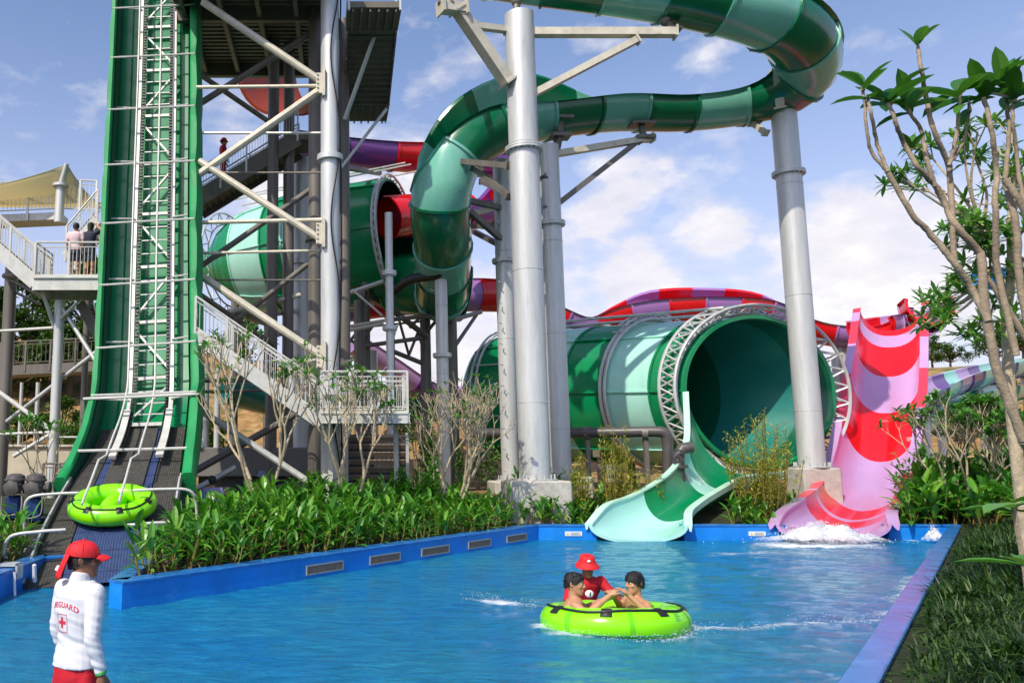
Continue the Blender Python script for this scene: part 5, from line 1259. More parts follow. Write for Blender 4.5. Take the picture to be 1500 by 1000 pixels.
# hill trees: three crowns copied about the slope
def hill_tree(seed, h, w):
    rr = random.Random(seed); mt, ml = MB(), MB()
    mt.tube(crv([V((0, 0, -.6)), V((.1, .05, h * .3)), V((rr.uniform(-.3, .3), 0, h * .6))], 4), [lerp(.26, .1, i / 8) for i in range(9)], 7)
    cl = []
    for k in range(17):
        a = rr.uniform(0, 6.28); q = rr.random() ** .6 * w; z = h * rr.uniform(.35, .92); q *= 1 - .45 * ((z / h - .55) / .4) ** 2 if z > h * .55 else 1
        c = V((math.cos(a) * q, math.sin(a) * q, z)); cl.append((c, rr.uniform(.16, .3) * w)); mt.tube([V((0, 0, h * .35)), c], [.08, .03], 4, cap=False)
    for c, r in cl:
        for i in range(130):
            a = rr.uniform(0, 6.28); u = rr.uniform(-1, 1); s = math.sqrt(1 - u * u); p = c + V((s * math.cos(a), s * math.sin(a), u * .75)) * (r * 1.25 * rr.random() ** .35)
            d = V((rr.uniform(-1, 1), rr.uniform(-1, 1), rr.uniform(-.3, 1))); ml.leaf(p, d, rr.uniform(.3, .55), rr.uniform(.16, .28), .5, 2, 0, .2)
    return mt, ml
protos = []
def put_hill(kind, px, Y, s, lab):
    x = P(px, 600, Y).x; z = gz(x, Y)
    if kind >= len(protos) or protos[kind] is None: pass
    src = protos[kind]
    if src.get('used') is None:
        r = src['root']; src['used'] = 1; cp = r
    else:
        cp = src['root'].copy(); COL.objects.link(cp)
        for ch in src['root'].children:
            c2 = ch.copy(); COL.objects.link(c2); c2.parent = cp
    cp.location = (x, Y, z - .2); cp.scale = (s, s, s * RN.uniform(.9, 1.1)); cp.rotation_euler.z = RN.uniform(0, 6.28); cp['label'] = lab
for k, (h, w_) in enumerate(((6.5, 3.0), (5.0, 2.8), (7.5, 2.6))):
    mt, ml = hill_tree(20 + k, h, w_); r = thing('hill_tree', 'tree', 'tree', (0, 0, 0), 'trees on the dry hillside'); mt.build('trunk', 'bark_dark', r); ml.build('crown', 'leaf_hill', r, None); protos.append({'root': r})
HT = [(0, -25, 62, 1.2, 'hill tree at the far left edge above the rear walkway'), (1, 12, 58, 1.1, 'hill tree second from the left edge above the rear walkway'), (2, 40, 64, 1.15, 'tall hill tree left of the grey platform pole'), (0, 62, 60, 1.1, 'rounded hill tree just left of the grey platform pole'), (1, 98, 60, 1.2, 'hill tree just right of the grey platform pole'),
      (2, 118, 68, 1.2, 'tall hill tree beneath the left platform'), (0, 140, 62, 1.0, 'hill tree beside the left net of the raft lift'), (1, 30, 50, .7, 'small tree lower on the slope under the rear walkway'), (2, 90, 50, .6, 'small slim tree lower on the slope behind the grey pole'), (1, 130, 48, .6, 'low tree on the slope beside the lift foot'),
      (1, 312, 50, .65, 'low tree on the slope just right of the raft lift'), (0, 350, 66, .9, 'hill tree behind the lower white stair'), (2, 545, 70, .6, 'small hill tree behind the lilac flume'), (1, 585, 58, .55, 'dusty bush-like tree on the slope above the lilac flume'), (1, 665, 64, .5, 'small tree on the low saddle of the hill between the columns'),
      (0, 1372, 92, .6, 'hill tree just right of the steep slide'), (1, 1400, 96, .65, 'rounded hill tree on the right ridge'), (2, 1345, 98, .5, 'hill tree partly behind the steep slide rim'), (0, 1462, 88, .7, 'hill tree on the right ridge behind the branches'), (1, 1510, 86, 1.0, 'hill tree at the right edge of the ridge'), (1, 1335, 60, .6, 'low tree behind the foot of the steep slide'), (0, 1395, 58, .6, 'low tree under the far double flume'), (2, 1450, 60, .6, 'slim low tree under the far double flume at right')]
for h in HT: put_hill(*h)
# ---------------------------------------------------------------- low buildings and plant-room bits
mb = MB(); a, b = P(-40, 700, 34), P(150, 700, 34); top = P(60, 655, 34).z
mb.box(((a.x + b.x) / 2, 34.4, (top + .6) / 2), (b.x - a.x, .8, top - .6), bev=.03); o = mb.build('garden_wall', 'cream_wall'); tag(o, 'cream rendered wall behind the pump units at far left', 'wall')
mb = MB(); mb.box(((a.x + b.x) / 2, 34.35, top + .06), (b.x - a.x + .1, .95, .1), bev=.02); mb.build('wall_cap', 'concrete', o)
bd = thing('pump_house', 'low grey flat-roofed pump house behind the stair tower braces', 'building', (P(370, 700, 31).x, 31.5, .8))
a, b = P(284, 700, 31), P(492, 700, 31); top = P(380, 655, 31).z; mid = P(380, 698, 31).z
mb = MB(); mb.box(((a.x + b.x) / 2, 32.5, (mid + .7) / 2), (b.x - a.x - .3, 2.8, mid - .7), bev=.02); mb.build('wall', 'dark_metal', bd)
mb = MB(); mb.box(((a.x + b.x) / 2, 32.4, (top + mid) / 2), (b.x - a.x, 3.2, top - mid), bev=.04); mb.build('parapet', 'grey_wall', bd)
mb = MB(); mb.box((a.x - .15, 30.9, (top + .8) / 2), (.45, .5, top - .8), bev=.05); mb.build('corner_post', 'cream_wall', bd)
mb = MB(); mb.box(((a.x + b.x) / 2 + 1.2, 31.05, 1.5), (.9, .06, 1.5)); mb.build('door', 'grey_wall', bd)
lv = thing('louvre_enclosure', 'grey equipment enclosure of horizontal louvres under the white landing', 'enclosure', tuple(P(550, 735, 27)))
a, b = P(508, 700, 27), P(597, 700, 27); z0, z1 = .9, P(550, 636, 27).z
mb = MB(); k = 0; z = z0 + .1
while z < z1: mb.bar(V((a.x, 27 - .02, z)), V((b.x, 27 - .02, z)), .05, .16, up=(0, -.6, 1)); z += .25
mb.build('louvres', 'vent', lv)
mb = MB(); mb.box(((a.x + b.x) / 2, 27.6, (z0 + z1) / 2), (b.x - a.x - .05, .9, z1 - z0)); mb.build('casing', 'dark_metal', lv)
for x in (a.x, b.x): mb = MB(); mb.bar(V((x, 26.98, z0 - .2)), V((x, 26.98, z1 + .05)), .1, .12); mb.build('post', 'galv', lv)
for px, lab in ((536, 'grey motor box half hidden by the hedge below the landing, left of the pair'), (556, 'grey motor box half hidden by the hedge below the landing, right of the pair')):
    t = thing('motor_box', lab, 'box', tuple(P(px, 740, 25.5)), 'motor boxes below the landing'); c = P(px, 722, 25.5)
    mb = MB(); mb.box(c, (.36, .3, .62), bev=.03); mb.box(c - Z * .45, (.1, .1, .4)); mb.build('housing', 'grey_mark', t); mb = MB(); mb.box(c + V((0, -.16, .1)), (.24, .02, .3), bev=.004); mb.build('cover', 'pump', t); mb = MB(); mb.tube([c + V((0, -.17, .12)), c + V((0, -.19, .12))], .04, 10); mb.build('dial', 'white_paint', t)
gf = thing('garden_fence', 'short grey picket fence behind the pump units', 'fence', tuple(P(85, 720, 27)))
a, b = P(62, 720, 27), P(110, 716, 27); rail_run(gf, V((a.x, 27, P(62, 722, 27).z)), V((b.x, 27, P(62, 722, 27).z)), .95, .6, .1, mat='galv_dark', name='fence_panel')
for px, lab in ((20, 'dark grey domed pump unit on a blue motor, left of the pair'), (50, 'dark grey domed pump unit on a blue motor, right of the pair')):
    c = P(px, 760, 20.6); c.z = gz(c.x, c.y); t = thing('pump_unit', lab, 'pump', tuple(c), 'pump units at left')
    zt = P(px, 693, 20.6).z - c.z; mb = MB(); mb.lathe(c, [(.12, zt * .55), (.25, zt * .56), (.25, zt * .72), (.27, zt * .73), (.27, zt * .77), (.22, zt * .78), (.22, zt * .83), (.27, zt * .84), (.27, zt * .875), (.24, zt * .88), (.22, zt * .95), (.12, zt * .995), (.03, zt)], 22); mb.build('domed_housing', 'pump', t, 40)
    mb = MB(); q = c + V((.0, -.25, zt * .68)); mb.tube([c + Z * zt * .68, q], .15, 12); mb.lathe(q, [(.15, 0), (.2, .01), (.2, .06), (.1, .09), (.02, .1)], 6, axis=(0, -1, 0)); mb.build('outlet_cap', 'pump', t, 30)
    mb = MB(); q = c + V((.3, -.05, zt * .7)); mb.tube([c + Z * zt * .7, q], .1, 10); mb.lathe(q, [(.1, 0), (.15, .01), (.15, .08), (.02, .1)], 10, axis=(1, 0, 0)); mb.build('side_port', 'pump', t, 30)
    mb = MB(); mb.box(c + Z * zt * .3, (.36, .34, zt * .42), bev=.05); mb.box(c + Z * .05, (.46, .44, .1), bev=.02); mb.build('motor', 'bluebox', t)
    mb = MB(); mb.tube(crv([c + V((.24, -.2, zt * .62)), c + V((.25, -.24, zt * .2)), c + V((.1, -.26, .12)), c + V((-.2, -.24, .12)), c + V((-.24, -.22, zt * .5))], 4), .018, 6); mb.build('hose', 'grey_mark', t)
lg = P(100, 782, 18.6); lg.z = .32
mb = MB(); mb.lathe(lg, [(.95, -.3), (.98, .02), (.95, .1), (.9, .14), (.02, .15)], 26)
o = mb.build('stone_ledge', 'cream_wall', None, 40); tag(o, 'round beige stone ledge beside the foot of the raft conveyor', 'ledge')
# bent channel bar fixed on the blue wall at left
t = thing('wall_bracket', 'small grey steel bracket bolted over the left blue wall edge', 'bracket', (-5.75, 15.5, .45)); mb = MB(); mb.box((-5.72, 15.5, .5), (.3, .3, .05)); mb.box((-5.55, 15.5, .36), (.04, .3, .24)); mb.bar(V((-5.53, 15.2, .4)), V((-5.4, 15.0, -.3)), .04, .04); mb.build('plate', 'galv', t); mb = MB(); mb.box((-5.4, 15.9, .28), (.07, .08, .36), Matrix.Rotation(.2, 3, 'X'), bev=.02); mb.build('white_buffer', 'white_paint', t)
# ---------------------------------------------------------------- people (built in metres, PS converts to scene units)
PS = 1 / .75
def remesh(mb, name, mats, parent, voxel, xf, smooth=4, colfun=None):
    """fuse overlapping forms to one continuous skin"""
    me = bpy.data.meshes.new('form'); me.from_pydata([tuple(p) for p in mb.v], [], mb.f); o = bpy.data.objects.new('form', me); COL.objects.link(o)
    m = o.modifiers.new('r', 'REMESH'); m.mode = 'VOXEL'; m.voxel_size = voxel
    if smooth: s = o.modifiers.new('s', 'SMOOTH'); s.iterations = smooth; s.factor = .5
    dg = bpy.context.evaluated_depsgraph_get(); dg.update(); me2 = bpy.data.meshes.new_from_object(o.evaluated_get(dg))
    bpy.data.objects.remove(o); bpy.data.meshes.remove(me)
    r = MB(); r.v = [xf(v.co) for v in me2.vertices]; r.f = [tuple(p.vertices) for p in me2.polygons]
    cen = [p.center.copy() for p in me2.polygons]
    r.m = [colfun(c) for c in cen] if colfun else [0] * len(r.f)
    bpy.data.meshes.remove(me2)
    return r.build(name, mats, parent, 180)
def limb(mb, pts, rs, n=12):
    for (a, b), (r0, r1) in zip(zip(pts, pts[1:]), zip(rs, rs[1:])):
        a, b = V(a), V(b); mb.tube([a, a.lerp(b, .33), a.lerp(b, .66), b], [r0, lerp(r0, r1, .33) * 1.04, lerp(r0, r1, .66) * 1.02, r1], n); mb.ball(a, r0, n, 7); mb.ball(b, r1, n, 7)
def trunk(mb, base, top, prof, side, n=20):
    """elliptic sections from base to top; prof (t, halfwidth, halfdepth, fwd offset)"""
    base, top = V(base), V(top); ax = (top - base).normalized(); sd = V(side); sd = (sd - ax * sd.dot(ax)).normalized(); fw = ax.cross(sd)
    fw = -fw
    S = []
    for t, hw, hd, o in prof:
        c = base.lerp(top, t) + fw * o; S.append([c + sd * (hw * math.copysign(abs(math.cos(a)) ** .85, math.cos(a))) + fw * (hd * math.sin(a)) for a in np.linspace(0, 2 * math.pi, n, False)])
    mb.loft(S, True, 0, True)
def hand(mb, w_, d, pn, side, sz=1.0, curl=.5, thumb=1):
    """w_ wrist point, d direction of fingers, pn palm normal"""
    w_, d, pn = V(w_), V(d).normalized(), V(pn).normalized(); sd = d.cross(pn).normalized() * thumb
    mb.tube([w_ - d * .01, w_ + d * .03 * sz, w_ + d * .085 * sz], [.026 * sz, .03 * sz, .03 * sz], 10)
    for k, L in zip((-1.5, -.5, .5, 1.5), (.055, .072, .078, .07)):
        p = w_ + d * .085 * sz + sd * (k * .0185 * sz); q = [p - d * .045 * sz]; dd = d.copy(); q.append(p)
        for j, f in enumerate((.45, .32, .26)):
            dd = (Quaternion(d.cross(pn), -curl * (.55 + .25 * j)) @ dd) if False else (dd + pn * curl * (.45 + .2 * j)).normalized(); q.append(q[-1] + dd * (L * f * 1.15 * sz))
        mb.tube(q, [.0105 * sz, .0105 * sz, .0095 * sz, .0085 * sz, .0065 * sz], 7); mb.ball(q[-1], .0068 * sz, 7, 5)
    p = w_ + d * .025 * sz + sd * .022 * sz; dd = (d * .75 + sd * .65 + pn * .25).normalized(); q = [p, p + dd * .035 * sz, p + (dd * .035 + (dd + d * .5).normalized() * .03) * sz, p + (dd * .035 + (dd + d * .5).normalized() * .052) * sz]
    mb.tube(q, [.014 * sz, .0125 * sz, .011 * sz, .008 * sz], 8); mb.ball(q[-1], .008 * sz, 7, 5)
def head(mb, c, fwd, up=(0, 0, 1)):
    """head with brow, nose, lips, chin and ears; c is the head centre, chin to crown about 0.23"""
    c = V(c); f = V(fwd).normalized(); u = V(up); u = (u - f * u.dot(f)).normalized(); s = f.cross(u)
    Q = lambda x, y, z: c + s * x + f * y + u * z
    S = []
    for z, hw, y0, y1 in ((-.118, .016, .062, .09), (-.112, .034, .03, .1), (-.09, .052, -.02, .1), (-.06, .062, -.065, .096), (-.02, .07, -.088, .094), (.02, .074, -.098, .096), (.055, .074, -.098, .094), (.085, .064, -.085, .076), (.105, .044, -.06, .05), (.117, .016, -.025, .015)):
        ym, yh = (y0 + y1) / 2, (y1 - y0) / 2; S.append([Q(hw * math.copysign(abs(math.cos(a)) ** .9, math.cos(a)), ym + yh * math.sin(a), z) for a in np.linspace(0, 2 * math.pi, 20, False)])
    mb.loft(S, True, 0, True)
    mb.tube([Q(0, .092, .03), Q(0, .106, .0), Q(0, .116, -.022), Q(0, .1, -.034)], [.009, .012, .016, .01], 8); mb.ball(Q(.014, .1, -.026), .009, 6, 5); mb.ball(Q(-.014, .1, -.026), .009, 6, 5)
    mb.ball(Q(0, .09, .034), (.05, .012, .01), 10, 6, rot=Matrix((s, f, u)).transposed())
    for z, r in ((-.055, .007), (-.066, .0085)): mb.tube([Q(-.024, .086, z), Q(0, .1, z), Q(.024, .086, z)], [r * .6, r, r * .6], 6)
    mb.ball(Q(0, .085, -.1), .018, 8, 6)
    for k in (-1, 1):
        mb.ball(Q(.04 * k, .072, -.02), (.022, .02, .018), 8, 6, rot=Matrix((s, f, u)).transposed())
        mb.torus(Q(.077 * k, -.012, 0), s * k + f * .35, .022, .007, 14, 6, sx=.62); mb.ball(Q(.074 * k, -.008, -.004), (.008, .016, .024), 8, 6, rot=Matrix((s, f, u)).transposed())
    return Q
def eyes(Q, parent, xf, smile=False):
    mb = MB()
    for k in (-1, 1): mb.ball(xf(Q(.032 * k, .0865, .012)), .0085 * PS, 8, 6)
    e = mb.build('eyes', 'white_paint', parent); m2 = MB()
    for k in (-1, 1): m2.ball(xf(Q(.032 * k, .0915, .012)), .0055 * PS, 8, 6)
    m2.build('pupils', 'hair', e); m3 = MB()
    for k in (-1, 1): m3.tube([xf(Q(.014 * k, .099, .032)), xf(Q(.034 * k, .098, .037)), xf(Q(.052 * k, .086, .031))], [.003, .0045, .002], 5)
    m3.build('eyebrows', 'hair', parent)
    if smile:
        m4 = MB(); m4.tube([xf(Q(-.022, .09, -.056)), xf(Q(0, .1005, -.061)), xf(Q(.022, .09, -.056))], [.004, .007, .004], 6); m4.build('teeth', 'white_paint', parent)
def haircap(Q, parent, xf, name='hair', front=.045, back=-.07, sides=-.01, thick=.012, fringe=False, long=0, locks=170):
    S = []; n = 28
    for t in np.linspace(0, 1, 9):
        row = []
        for a in np.linspace(0, 2 * math.pi, n, False):
            fy = math.sin(a); low = lerp(sides, front if not fringe else .03, sstep(.3, .75, fy)) if fy > 0 else lerp(sides, back, sstep(.1, .7, -fy)) - long * sstep(.0, .8, -fy)
            low += .012 * noise.noise(V((a * 3.1, 2, thick * 90))); z = lerp(low, .117 + thick, t); k = max(0.0, 1 - max(0, (z - .02) / (.1 + thick)) ** 2.6) ** .5 if z > .02 else 1
            w_ = .075 + thick - .012 * sstep(.0, -.08, z); d_ = .1 + thick - .012 * sstep(0, -.1, z)
            j = .004 * noise.noise(V((a * 5, z * 60, 1))); row.append(xf(Q((w_ + j) * k * math.cos(a), (d_ + j) * k * math.sin(a) - .003, z)))
        S.append(row)
    mb = MB(); mb.loft(S, True, 0, True); rh = random.Random(int(abs(Q(0, 0, 0).x) * 1000))
    for k in range(locks):   # loose locks standing off the cap of hair
        i = rh.randrange(1, 8); j = rh.randrange(n); p = V(S[i][j]); c_ = xf(Q(0, 0, .02)); d = (p - c_).normalized()
        if i < 2 and math.sin(2 * math.pi * j / n) > .55 and not fringe: continue
        mb.leaf(p - d * .004, (d * .55 + V((rh.uniform(-.6, .6), rh.uniform(-.6, .6), -.55 if i < 6 else .1))), .03 * PS * rh.uniform(.5, 1), .014 * PS, 1.2, 2, 0, .2)
    o = mb.build(name, 'hair', parent, 80); return o
def place_xf(org, yaw, s=PS):
    org = V(org); q = Matrix.Rotation(yaw, 3, 'Z'); return lambda p: org + (q @ V(p)) * s      # local: +y forward, +x the person's right
TOR = [(0, .15, .105, 0), (.1, .168, .118, -.01), (.2, .165, .11, 0), (.36, .138, .092, .005), (.5, .142, .1, .008), (.68, .168, .112, .01), (.84, .178, .108, .005), (.93, .15, .085, -.005), (.98, .085, .06, -.01), (1., .05, .045, -.01)]
# --- near lifeguard -------------------------------------------------
LY = 7.5
hx = P(113, 960, LY); LS = PS * .955
lgz = P(115, 791, LY).z - 1.735 * LS
lif = thing('person', 'person in white lifeguard shirt, red cap and red shorts, back turned, at lower left', 'person', (hx.x, LY, lgz))
xf = place_xf((hx.x, LY, lgz), -R(38), LS)
hd = V((math.sin(R(38)), math.cos(R(38)), -.04))   # head turned further right in local axes
mb = MB(); trunk(mb, (0, 0, .84), (0, .0, 1.47), TOR, (1, 0, 0))
mb.tube([(0, -.01, 1.42), (0, .0, 1.5), (0, .02, 1.56)], [.062, .056, .056], 14)
Q = head(mb, (.0, .02, 1.6), hd)
for k in (-1, 1):
    limb(mb, [(.09 * k, 0, .9), (.1 * k, .02, .5), (.1 * k, -.02, .09)], [.092, .06, .043]); mb.tube([(.1 * k, -.06, .045), (.1 * k, .03, .05), (.1 * k, .15, .025)], [.04, .045, .03], 10)
RA = [(.185, -.005, 1.395), (.235, -.06, 1.12), (.27, -.0, .885)]; LA = [(-.185, -.0, 1.395), (-.245, .0, 1.12), (-.25, .09, .9)]
for A in (RA, LA): limb(mb, A, [.056, .043, .029])
hand(mb, RA[2], (.06, .06, -1), (-.9, .25, 0), 1, 1, .5, 1); hand(mb, LA[2], (0, .15, -1), (.9, .2, 0), 1, 1, .5, -1)
remesh(mb, 'body', ['skin_dark'], lif, .0065, xf, 3)
haircap(Q, lif, xf, front=.03, back=-.062, sides=-.02, thick=.004, locks=0)
mb = MB(); TS = [(t, a * 1.04 + .007, b * 1.04 + .008, o) for t, a, b, o in TOR if .12 < t < .99]
trunk(mb, (0, 0, .84), (0, 0, 1.47), [(.1, .19, .142, -.006), (.15, .188, .138, -.006)] + [q_ for q_ in TS if q_[0] > .18], (1, 0, 0)); mb.tube([(0, -.01, 1.4), (0, -.004, 1.47), (0, .003, 1.515)], [.075, .068, .065], 14)
for A in (RA, LA): limb(mb, [A[0], A[1], V(A[1]).lerp(V(A[2]), .9)], [.0635, .0505, .0395])
shirt = remesh(mb, 'rash_shirt', ['white_cloth'], lif, .0065, xf, 4)
# cloth wrinkles pressed into the shirt round the waist and the elbow
def puff(o, fn):
    me = o.data; k = len(me.vertices); co_ = np.empty(k * 3); no_ = np.empty(k * 3); me.vertices.foreach_get('co', co_); me.vertex_normals.foreach_get('vector', no_)
    co_ = co_.reshape(-1, 3); no_ = no_.reshape(-1, 3); d_ = np.array([fn(V(c)) for c in co_]); me.vertices.foreach_set('co', (co_ + no_ * d_[:, None]).ravel()); me.update()
def wrinkle(c):
    z = c.z + WL[shirt.name].z; h = (z - lgz) / PS
    return noise.noise(V((c.x * 3.2, c.y * 3.2, z * 21 + c.x * 7 + c.y * 3))) * .009 * (1.3 - sstep(1.0, 1.32, h) * .8) + noise.noise(c * 5) * .004 + .005
puff(shirt, wrinkle)
mb = MB(); trunk(mb, (0, 0, .76), (0, 0, .99), [(0, .178, .132, -.005), (.35, .184, .138, -.008), (.75, .178, .13, -.008), (1, .165, .115, 0)], (1, 0, 0))
for k in (-1, 1): mb.tube([(.088 * k, 0, .86), (.1 * k, .01, .7), (.108 * k, .02, .52)], [.098, .118, .12], 18)
sh = remesh(mb, 'shorts', ['red_cloth'], lif, .008, xf, 3)
puff(sh, lambda c: noise.noise(V((c.x * 9, c.y * 9, c.z * 1.6))) * .014)
# cap
S = []
for t in np.linspace(0, 1, 10):
    z = lerp(.028, .137, t); k = max(0, 1 - (t ** 2.4)) ** .5; S.append([xf(Q(.092 * k * math.cos(a), .118 * k * math.sin(a) - .006, z + .012 * (1 - t) * -math.sin(a) * .5)) for a in np.linspace(0, 2 * math.pi, 28, False)])
mb = MB(); mb.loft(S, True, 0, True); cap = mb.build('cap', 'redhat', lif, 60); fixn(cap)
S = []
for r in (0, .35, .7, .92, 1.0):
    S.append([xf(Q(.083 * math.sin(a) * (1 - .12 * r), .085 + .02 * math.cos(a) + (.085 * r) * (math.cos(a) ** .5 if math.cos(a) > 0 else 0), .03 - .022 * r * r + .012 * math.cos(a) - .014 * (math.sin(a) ** 2))) for a in np.linspace(-1.4, 1.4, 15)])
mb = MB(); mb.loft(S); o = mb.build('cap_brim', 'redhat', cap, 60); md = o.modifiers.new('t', 'SOLIDIFY'); md.thickness = .008
mb = MB(); mb.ball(xf(Q(0, -.006, .139)), .009 * PS, 8, 5)
for k in range(6):
    a = k * math.pi / 3; mb.tube([xf(Q(.0935 * c_ * math.cos(a), .1195 * c_ * math.sin(a) - .006, z_)) for z_, c_ in ((.04, .998), (.08, .94), (.115, .75), (.135, .2))], .0016 * PS, 4)
mb.build('cap_button', 'redhat', cap)
S = []
for r in np.linspace(0, 1, 9):
    w_ = .082 - .004 * r; S.append([xf(Q(w_ * math.sin(a) + .012 * math.sin(r * 5), -.108 * math.cos(a) ** .4 - .012 - .05 * r * (1 + .15 * math.sin(a * 6)), .045 - .165 * r + .012 * math.sin(a * 5 + 1) * r)) for a in np.linspace(-1.15, 1.15, 13)])
mb = MB(); mb.loft(S); o = mb.build('neck_flap', 'redhat', cap, 60); md = o.modifiers.new('t', 'SOLIDIFY'); md.thickness = .006
mb = MB(); mb.box(xf(Q(-.02, -.168, -.06)), (.03, .03, .05), Matrix.Rotation(.5, 3, 'Y'), bev=.004); mb.build('flap_mark', 'white_paint', cap)
mb = MB()
for t in (.5, .72, .98):
    p = V(RA[1]).lerp(V(RA[2]), .9 + .14 * t * .7); mb.torus(xf(p), V(xf(RA[2])) - V(xf(RA[1])), .033 * PS, .0055 * PS, 20, 6)
mb.build('wristbands', 'wristband', lif)
# print on the back, wrapped on the cloth
dg = bpy.context.evaluated_depsgraph_get()
def wrap_print(verts2, faces, name, mat, target, cx, cz, parent, off=.003):
    bv = BVHTree.FromObject(target, dg); O = WL[target.name]; out = MB(); fw = (xf((0, 1, 0)) - xf((0, 0, 0))).normalized()
    vs = []
    for x, z in verts2:
        p = xf((cx + x, -.5, cz + z)) - O; h = bv.ray_cast(p, fw); vs.append((h[0] + O - fw * off) if h[0] is not None else xf((cx + x, -.13, cz + z)))
    out.add(vs, faces); return out.build(name, mat, parent, None)
def text2d(body, size):
    c = bpy.data.curves.new('t', 'FONT'); c.body = body; c.size = size; c.align_x = 'CENTER'; c.space_character = 1.08; c.offset = size * .018; c.resolution_u = 3
    o = bpy.data.objects.new('t', c); COL.objects.link(o); g = bpy.context.evaluated_depsgraph_get(); me = bpy.data.meshes.new_from_object(o.evaluated_get(g)); bpy.data.objects.remove(o)
    bm = bmesh.new(); bm.from_mesh(me); bmesh.ops.triangulate(bm, faces=bm.faces)
    for _ in range(2):
        es = [e for e in bm.edges if e.calc_length() > size * .22]
        if es: bmesh.ops.subdivide_edges(bm, edges=es, cuts=1); bmesh.ops.triangulate(bm, faces=bm.faces)
    r = [(v.co.x, v.co.y) for v in bm.verts], [tuple(v.index for v in f.verts) for f in bm.faces]; bm.free(); bpy.data.meshes.remove(me); return r
dg.update()
tv, tf = text2d('LIFEGUARD', .052)
tv = [(x, y - 1.6 * x * x) for x, y in tv]
wrap_print(tv, tf, 'shirt_lettering', 'redprint', shirt, -.005, 1.3, shirt)
def rect2(x0, x1, z0, z1, n=4):
    vs = [(lerp(x0, x1, i / n), lerp(z0, z1, j / n)) for j in range(n + 1) for i in range(n + 1)]; return vs, [(j * (n + 1) + i, j * (n + 1) + i + 1, (j + 1) * (n + 1) + i + 1, (j + 1) * (n + 1) + i) for j in range(n) for i in range(n)]
cv, cf = [], []
for r_ in ((-.011, .011, -.036, .036), (-.036, -.0112, -.011, .011), (.0112, .036, -.011, .011), (-.05, .05, .052, .056), (-.05, .05, -.066, -.062), (-.052, -.048, -.064, .054), (.048, .052, -.064, .054)):
    v_, f_ = rect2(*r_); o_ = len(cv); cv += v_; cf += [tuple(i + o_ for i in f) for f in f_]
wrap_print(cv, cf, 'red_cross', 'redprint', shirt, -.005, 1.2, shirt)
# --- lime rafts -----------------------------------------------------
def raft(label, c, tilt=0, yaw=0, sc_=1.0, marks=True):
    root = thing('raft', label, 'raft', c, 'lime green rafts'); c = V(c)
    rot = Matrix.Rotation(yaw, 3, 'Z') @ Matrix.Rotation(tilt, 3, 'X')
    T = lambda p: c + rot @ (V(p) * sc_)
    rm, rt = .82, .285
    def pt(a, b, r=rt):
        k = 1 + .07 * math.cos(2 * a); rr = r * (1 + .035 * abs(math.sin(4 * a)))
        return T((math.cos(a) * (rm * k + rr * math.cos(b)) * 1.03, math.sin(a) * (rm * k + rr * math.cos(b)), .22 + rr * .93 * math.sin(b)))
    mb = MB(); S = [[pt(a, b) for b in np.linspace(0, 2 * math.pi, 24, False)] for a in np.linspace(0, 2 * math.pi, 73)]
    mb.loft(S, True); o = mb.build('inflated_ring', 'lime', root, 80); fixn(o)
    mb = MB(); mb.tube([T((.0 + .1 * math.sin(y * 2), y, .16 + .05 * math.cos(y * 3))) for y in np.linspace(-.62, .62, 9)], [.15, .19, .21, .22, .22, .22, .21, .19, .15], 16); mb.build('divider', 'lime', root, 80)
    mb = MB(); mb.tube([pt(a, -.42, rt + .004) for a in np.linspace(0, 2 * math.pi, 73)], .012 * sc_, 5, cap=False); mb.build('seam', 'net', root)
    mb = MB(); mb.loft([[T((.95 * r * math.cos(a), .9 * r * math.sin(a), -.04)) for a in np.linspace(0, 2 * math.pi, 32, False)] for r in (.02, .5, .85)], True); mb.build('floor_sheet', 'lime', root)
    # grab line, its pads and handles
    mb = MB(); mb.tube(crv([pt(a, 1.0 + .1 * math.cos(4 * a), rt + .012) for a in np.linspace(-math.pi - .25, .25, 26)], 3), .022 * sc_, 6); mb.build('grab_line', 'black', root, 60)
    for a in (-math.pi + .25, -2.05, -1.15, -.25, .9, 2.2):
        mb = MB(); S = [[pt(a + da, b, rt + .008 + .022 * (1 - abs(da) / .085) * (1 if .75 < b < 1.15 else .3)) for b in np.linspace(.62, 1.28, 8)] for da in np.linspace(-.085, .085, 7)]
        mb.loft(S); mb.build('handle_pad', 'black', root, 60)
    for a in (-2.6, -1.7, -.6, .35, 1.55, 2.7):
        mb = MB(); S = [[pt(a + da, b, rt + .004) for b in np.linspace(-.9, 2.4, 16)] for da in (-.035, 0, .035)]; mb.loft(S)
        o = mb.build('band', M['limeband'], root, 60)
    if marks:
        mb = MB()
        for k in range(4):
            a0 = -.98 + k * .012
            S = [[pt(a0 + da, .34 + .12 * k + b, rt + .006) for b in (0, .04)] for da in np.linspace(0, .13 - .03 * (k % 2), 6)]; mb.loft(S)
        for a0 in (-.72, -.6):
            S = [[pt(a0 + .03 * math.cos(q), .55 + .1 * math.sin(q) + b, rt + .006) for b in (0, .03)] for q in np.linspace(0, 5.5, 12)]; mb.loft(S)
        mb.build('printed_mark', M['limeprint'], root, None)
    return root
M['limeband'] = pmat('lime_band', (.14, .62, .0), .3, 0, .05, 3, coat=.2)
M['limeprint'] = pmat('pale_print', (.12, .45, .1), .5, 0, .05, 3)
FC = V((FLOAT.x, FLOAT.y, 0)); raft('lime green raft on the open water carrying two people', FC + V((0, 0, -.13)), -.085, .05, .895)
i_r = min(range(NL), key=lambda i: (pl[i] - P(171, 782, 19.4)).length); t_, s__, n_ = fr_at(i_r)
raft('lime green empty raft riding up the conveyor under the bent guard pipes', pl[i_r] + n_ * .32, math.atan2(t_.z, t_.y), 0, .84, False)
